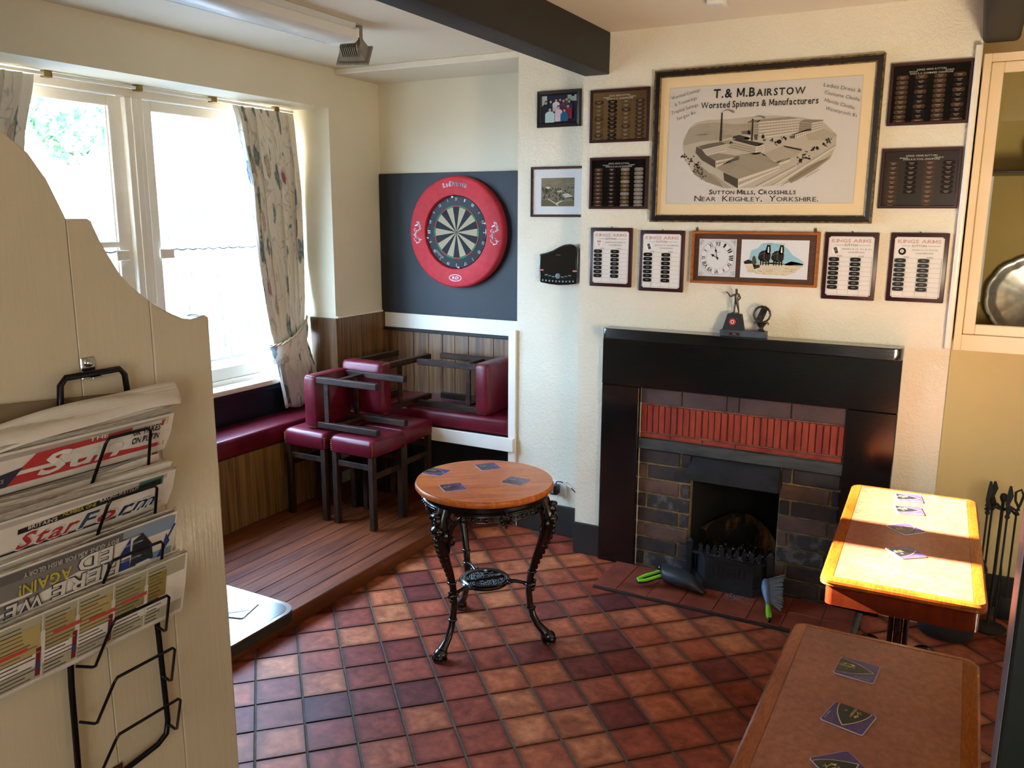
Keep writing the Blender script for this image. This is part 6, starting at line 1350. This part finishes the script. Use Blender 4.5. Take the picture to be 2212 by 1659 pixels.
sd = empty('ceiling_box', (-.957, 3.44, 2.52), 'small white box fixed to the ceiling above the fireplace', 'ceiling box')
at(sd, G().box(-.99, -.925, 3.35, 3.43, 2.495, 2.5195, .004, 2)).build('cover', 'plastic_white', sd); at(sd, G().box(-.978, -.937, 3.363, 3.417, 2.4935, 2.4955, .001)).build('face', 'lamp_white', sd)

# ================================================================= DISPLAY CABINET, CONDUIT, DOOR POST
cb = empty('display_cabinet', (.45, 3.92, 1.187), 'cream-painted wall cabinet with a glazed door in the recess', 'cabinet')
def cbp(g, n, m, sm=35): return at(cb, g).build(n, m, cb, sm)
cbp(G().box(-.040, 1.10, 3.76, 4.095, 1.187, 1.205), 'base', 'cab_paint'); cbp(G().box(-.040, 1.10, 3.76, 4.095, 2.285, 2.303), 'top', 'cab_paint'); cbp(G().box(-.040, -.02, 3.76, 4.095, 1.205, 2.285), 'side', 'cab_paint'); cbp(G().box(1.08, 1.10, 3.76, 4.095, 1.205, 2.285), 'side', 'cab_paint')
MT['olive'] = mat('olive_cabinet_lining', '#8c7a3c', '#98864a', 2, .7, world=True); cbp(G().box(-.02, 1.08, 4.07, 4.09, 1.205, 2.285), 'back', 'olive')
for a in ((-.040, -.013, 1.187, 2.303), (1.07, 1.10, 1.187, 2.303)): cbp(G().box(a[0], a[1], 3.740, 3.76, a[2], a[3], .002), 'frame_stile', 'cab_paint')
cbp(G().box(-.013, 1.07, 3.740, 3.76, 1.187, 1.252, .002), 'frame_rail', 'cab_paint'); cbp(G().box(-.013, 1.07, 3.740, 3.76, 2.272, 2.303, .002), 'frame_rail', 'cab_paint')
dr = cbp(G().box(-.0115, .030, 3.742, 3.762, 1.2535, 2.2705, .003).box(1.02, 1.0685, 3.742, 3.762, 1.2535, 2.2705, .003).box(.030, 1.02, 3.742, 3.762, 1.2535, 1.294, .003).box(.030, 1.02, 3.742, 3.762, 2.232, 2.2705, .003), 'door', 'cab_paint')
dloc = Vector(cb.location); sheet([Vector(p)-dloc for p in ((.030, 3.752, 1.294), (1.02, 3.752, 1.294), (1.02, 3.752, 2.232), (.030, 3.752, 2.232))], 'pane', 'glass', dr)
cbp(G().box(-.02, 1.08, 3.80, 4.07, 1.872, 1.880, .001), 'glass_shelf', 'plastic_black')
tr_ = empty('silver_tray', (.225, 4.03, 1.206), 'tarnished silver tray with scalloped rim standing in the cabinet', 'tray'); NP = 96; g = G(); MTr = Matrix.Translation((.225, 4.02, 1.385)) @ Matrix.Rotation(PI/2-.16, 4, 'X')
for r, z in ((.001, 0), (.125, 0), (.135, .004), (.150, .010), (.160, .013), (.168, .012), (.170, .009), (.165, .006)):
    for j in range(NP): a = 2*PI*j/NP; k = 1+(.035*abs(math.sin(a*6))**.7 if r > .13 else 0); g.v.append(MTr @ Vector((r*k*math.cos(a), r*k*math.sin(a), z)))
for i in range(7):
    for j in range(NP): g.f.append([i*NP+j, i*NP+(j+1) % NP, (i+1)*NP+(j+1) % NP, (i+1)*NP+j])
at(tr_, g).build('tray', 'silver', tr_, 30)
orn = empty('dark_ornament', (.17, 3.95, 1.8805), 'dark rounded ornament on the cabinet shelf at the picture edge', 'ornament'); at(orn, G().lathe([(.03, 1.8805), (.034, 1.887), (.012, 1.90), (.02, 1.925), (.03, 1.95), (.028, 1.975), (.012, 1.99), (.001, 1.992)], 20, Matrix.Translation((.172, 3.95, 0)))).build('body', 'pewter', orn, 60)
cd = empty('cable_conduit', (-.057, 3.735, 1.19), 'pale vertical cable conduit between the chimney breast and cabinet', 'conduit'); at(cd, G().box(-.070, -.046, 3.715, 3.7545, 1.19, 2.335, .007, 3)).build('trunking', 'white_gloss', cd, 50)
dpst = empty('door_post', (.3, .87, 0), 'dark green gloss door post with pale blue-grey edge at the right margin', 'door post')
at(dpst, G().box(.0655, .40, .842, .905, .02, 2.33, .003)).build('post', 'green_paint', dpst, 35); at(dpst, G().box(.0648, .0655, .844, .903, .02, 2.33)).build('pale_edge', 'pale_edge', dpst, 0)  # side face coloured a paler blue-grey than the front
at(dpst, G().box(.060, .42, .835, .912, 0, .02, .002)).build('threshold_block', 'green_paint', dpst)
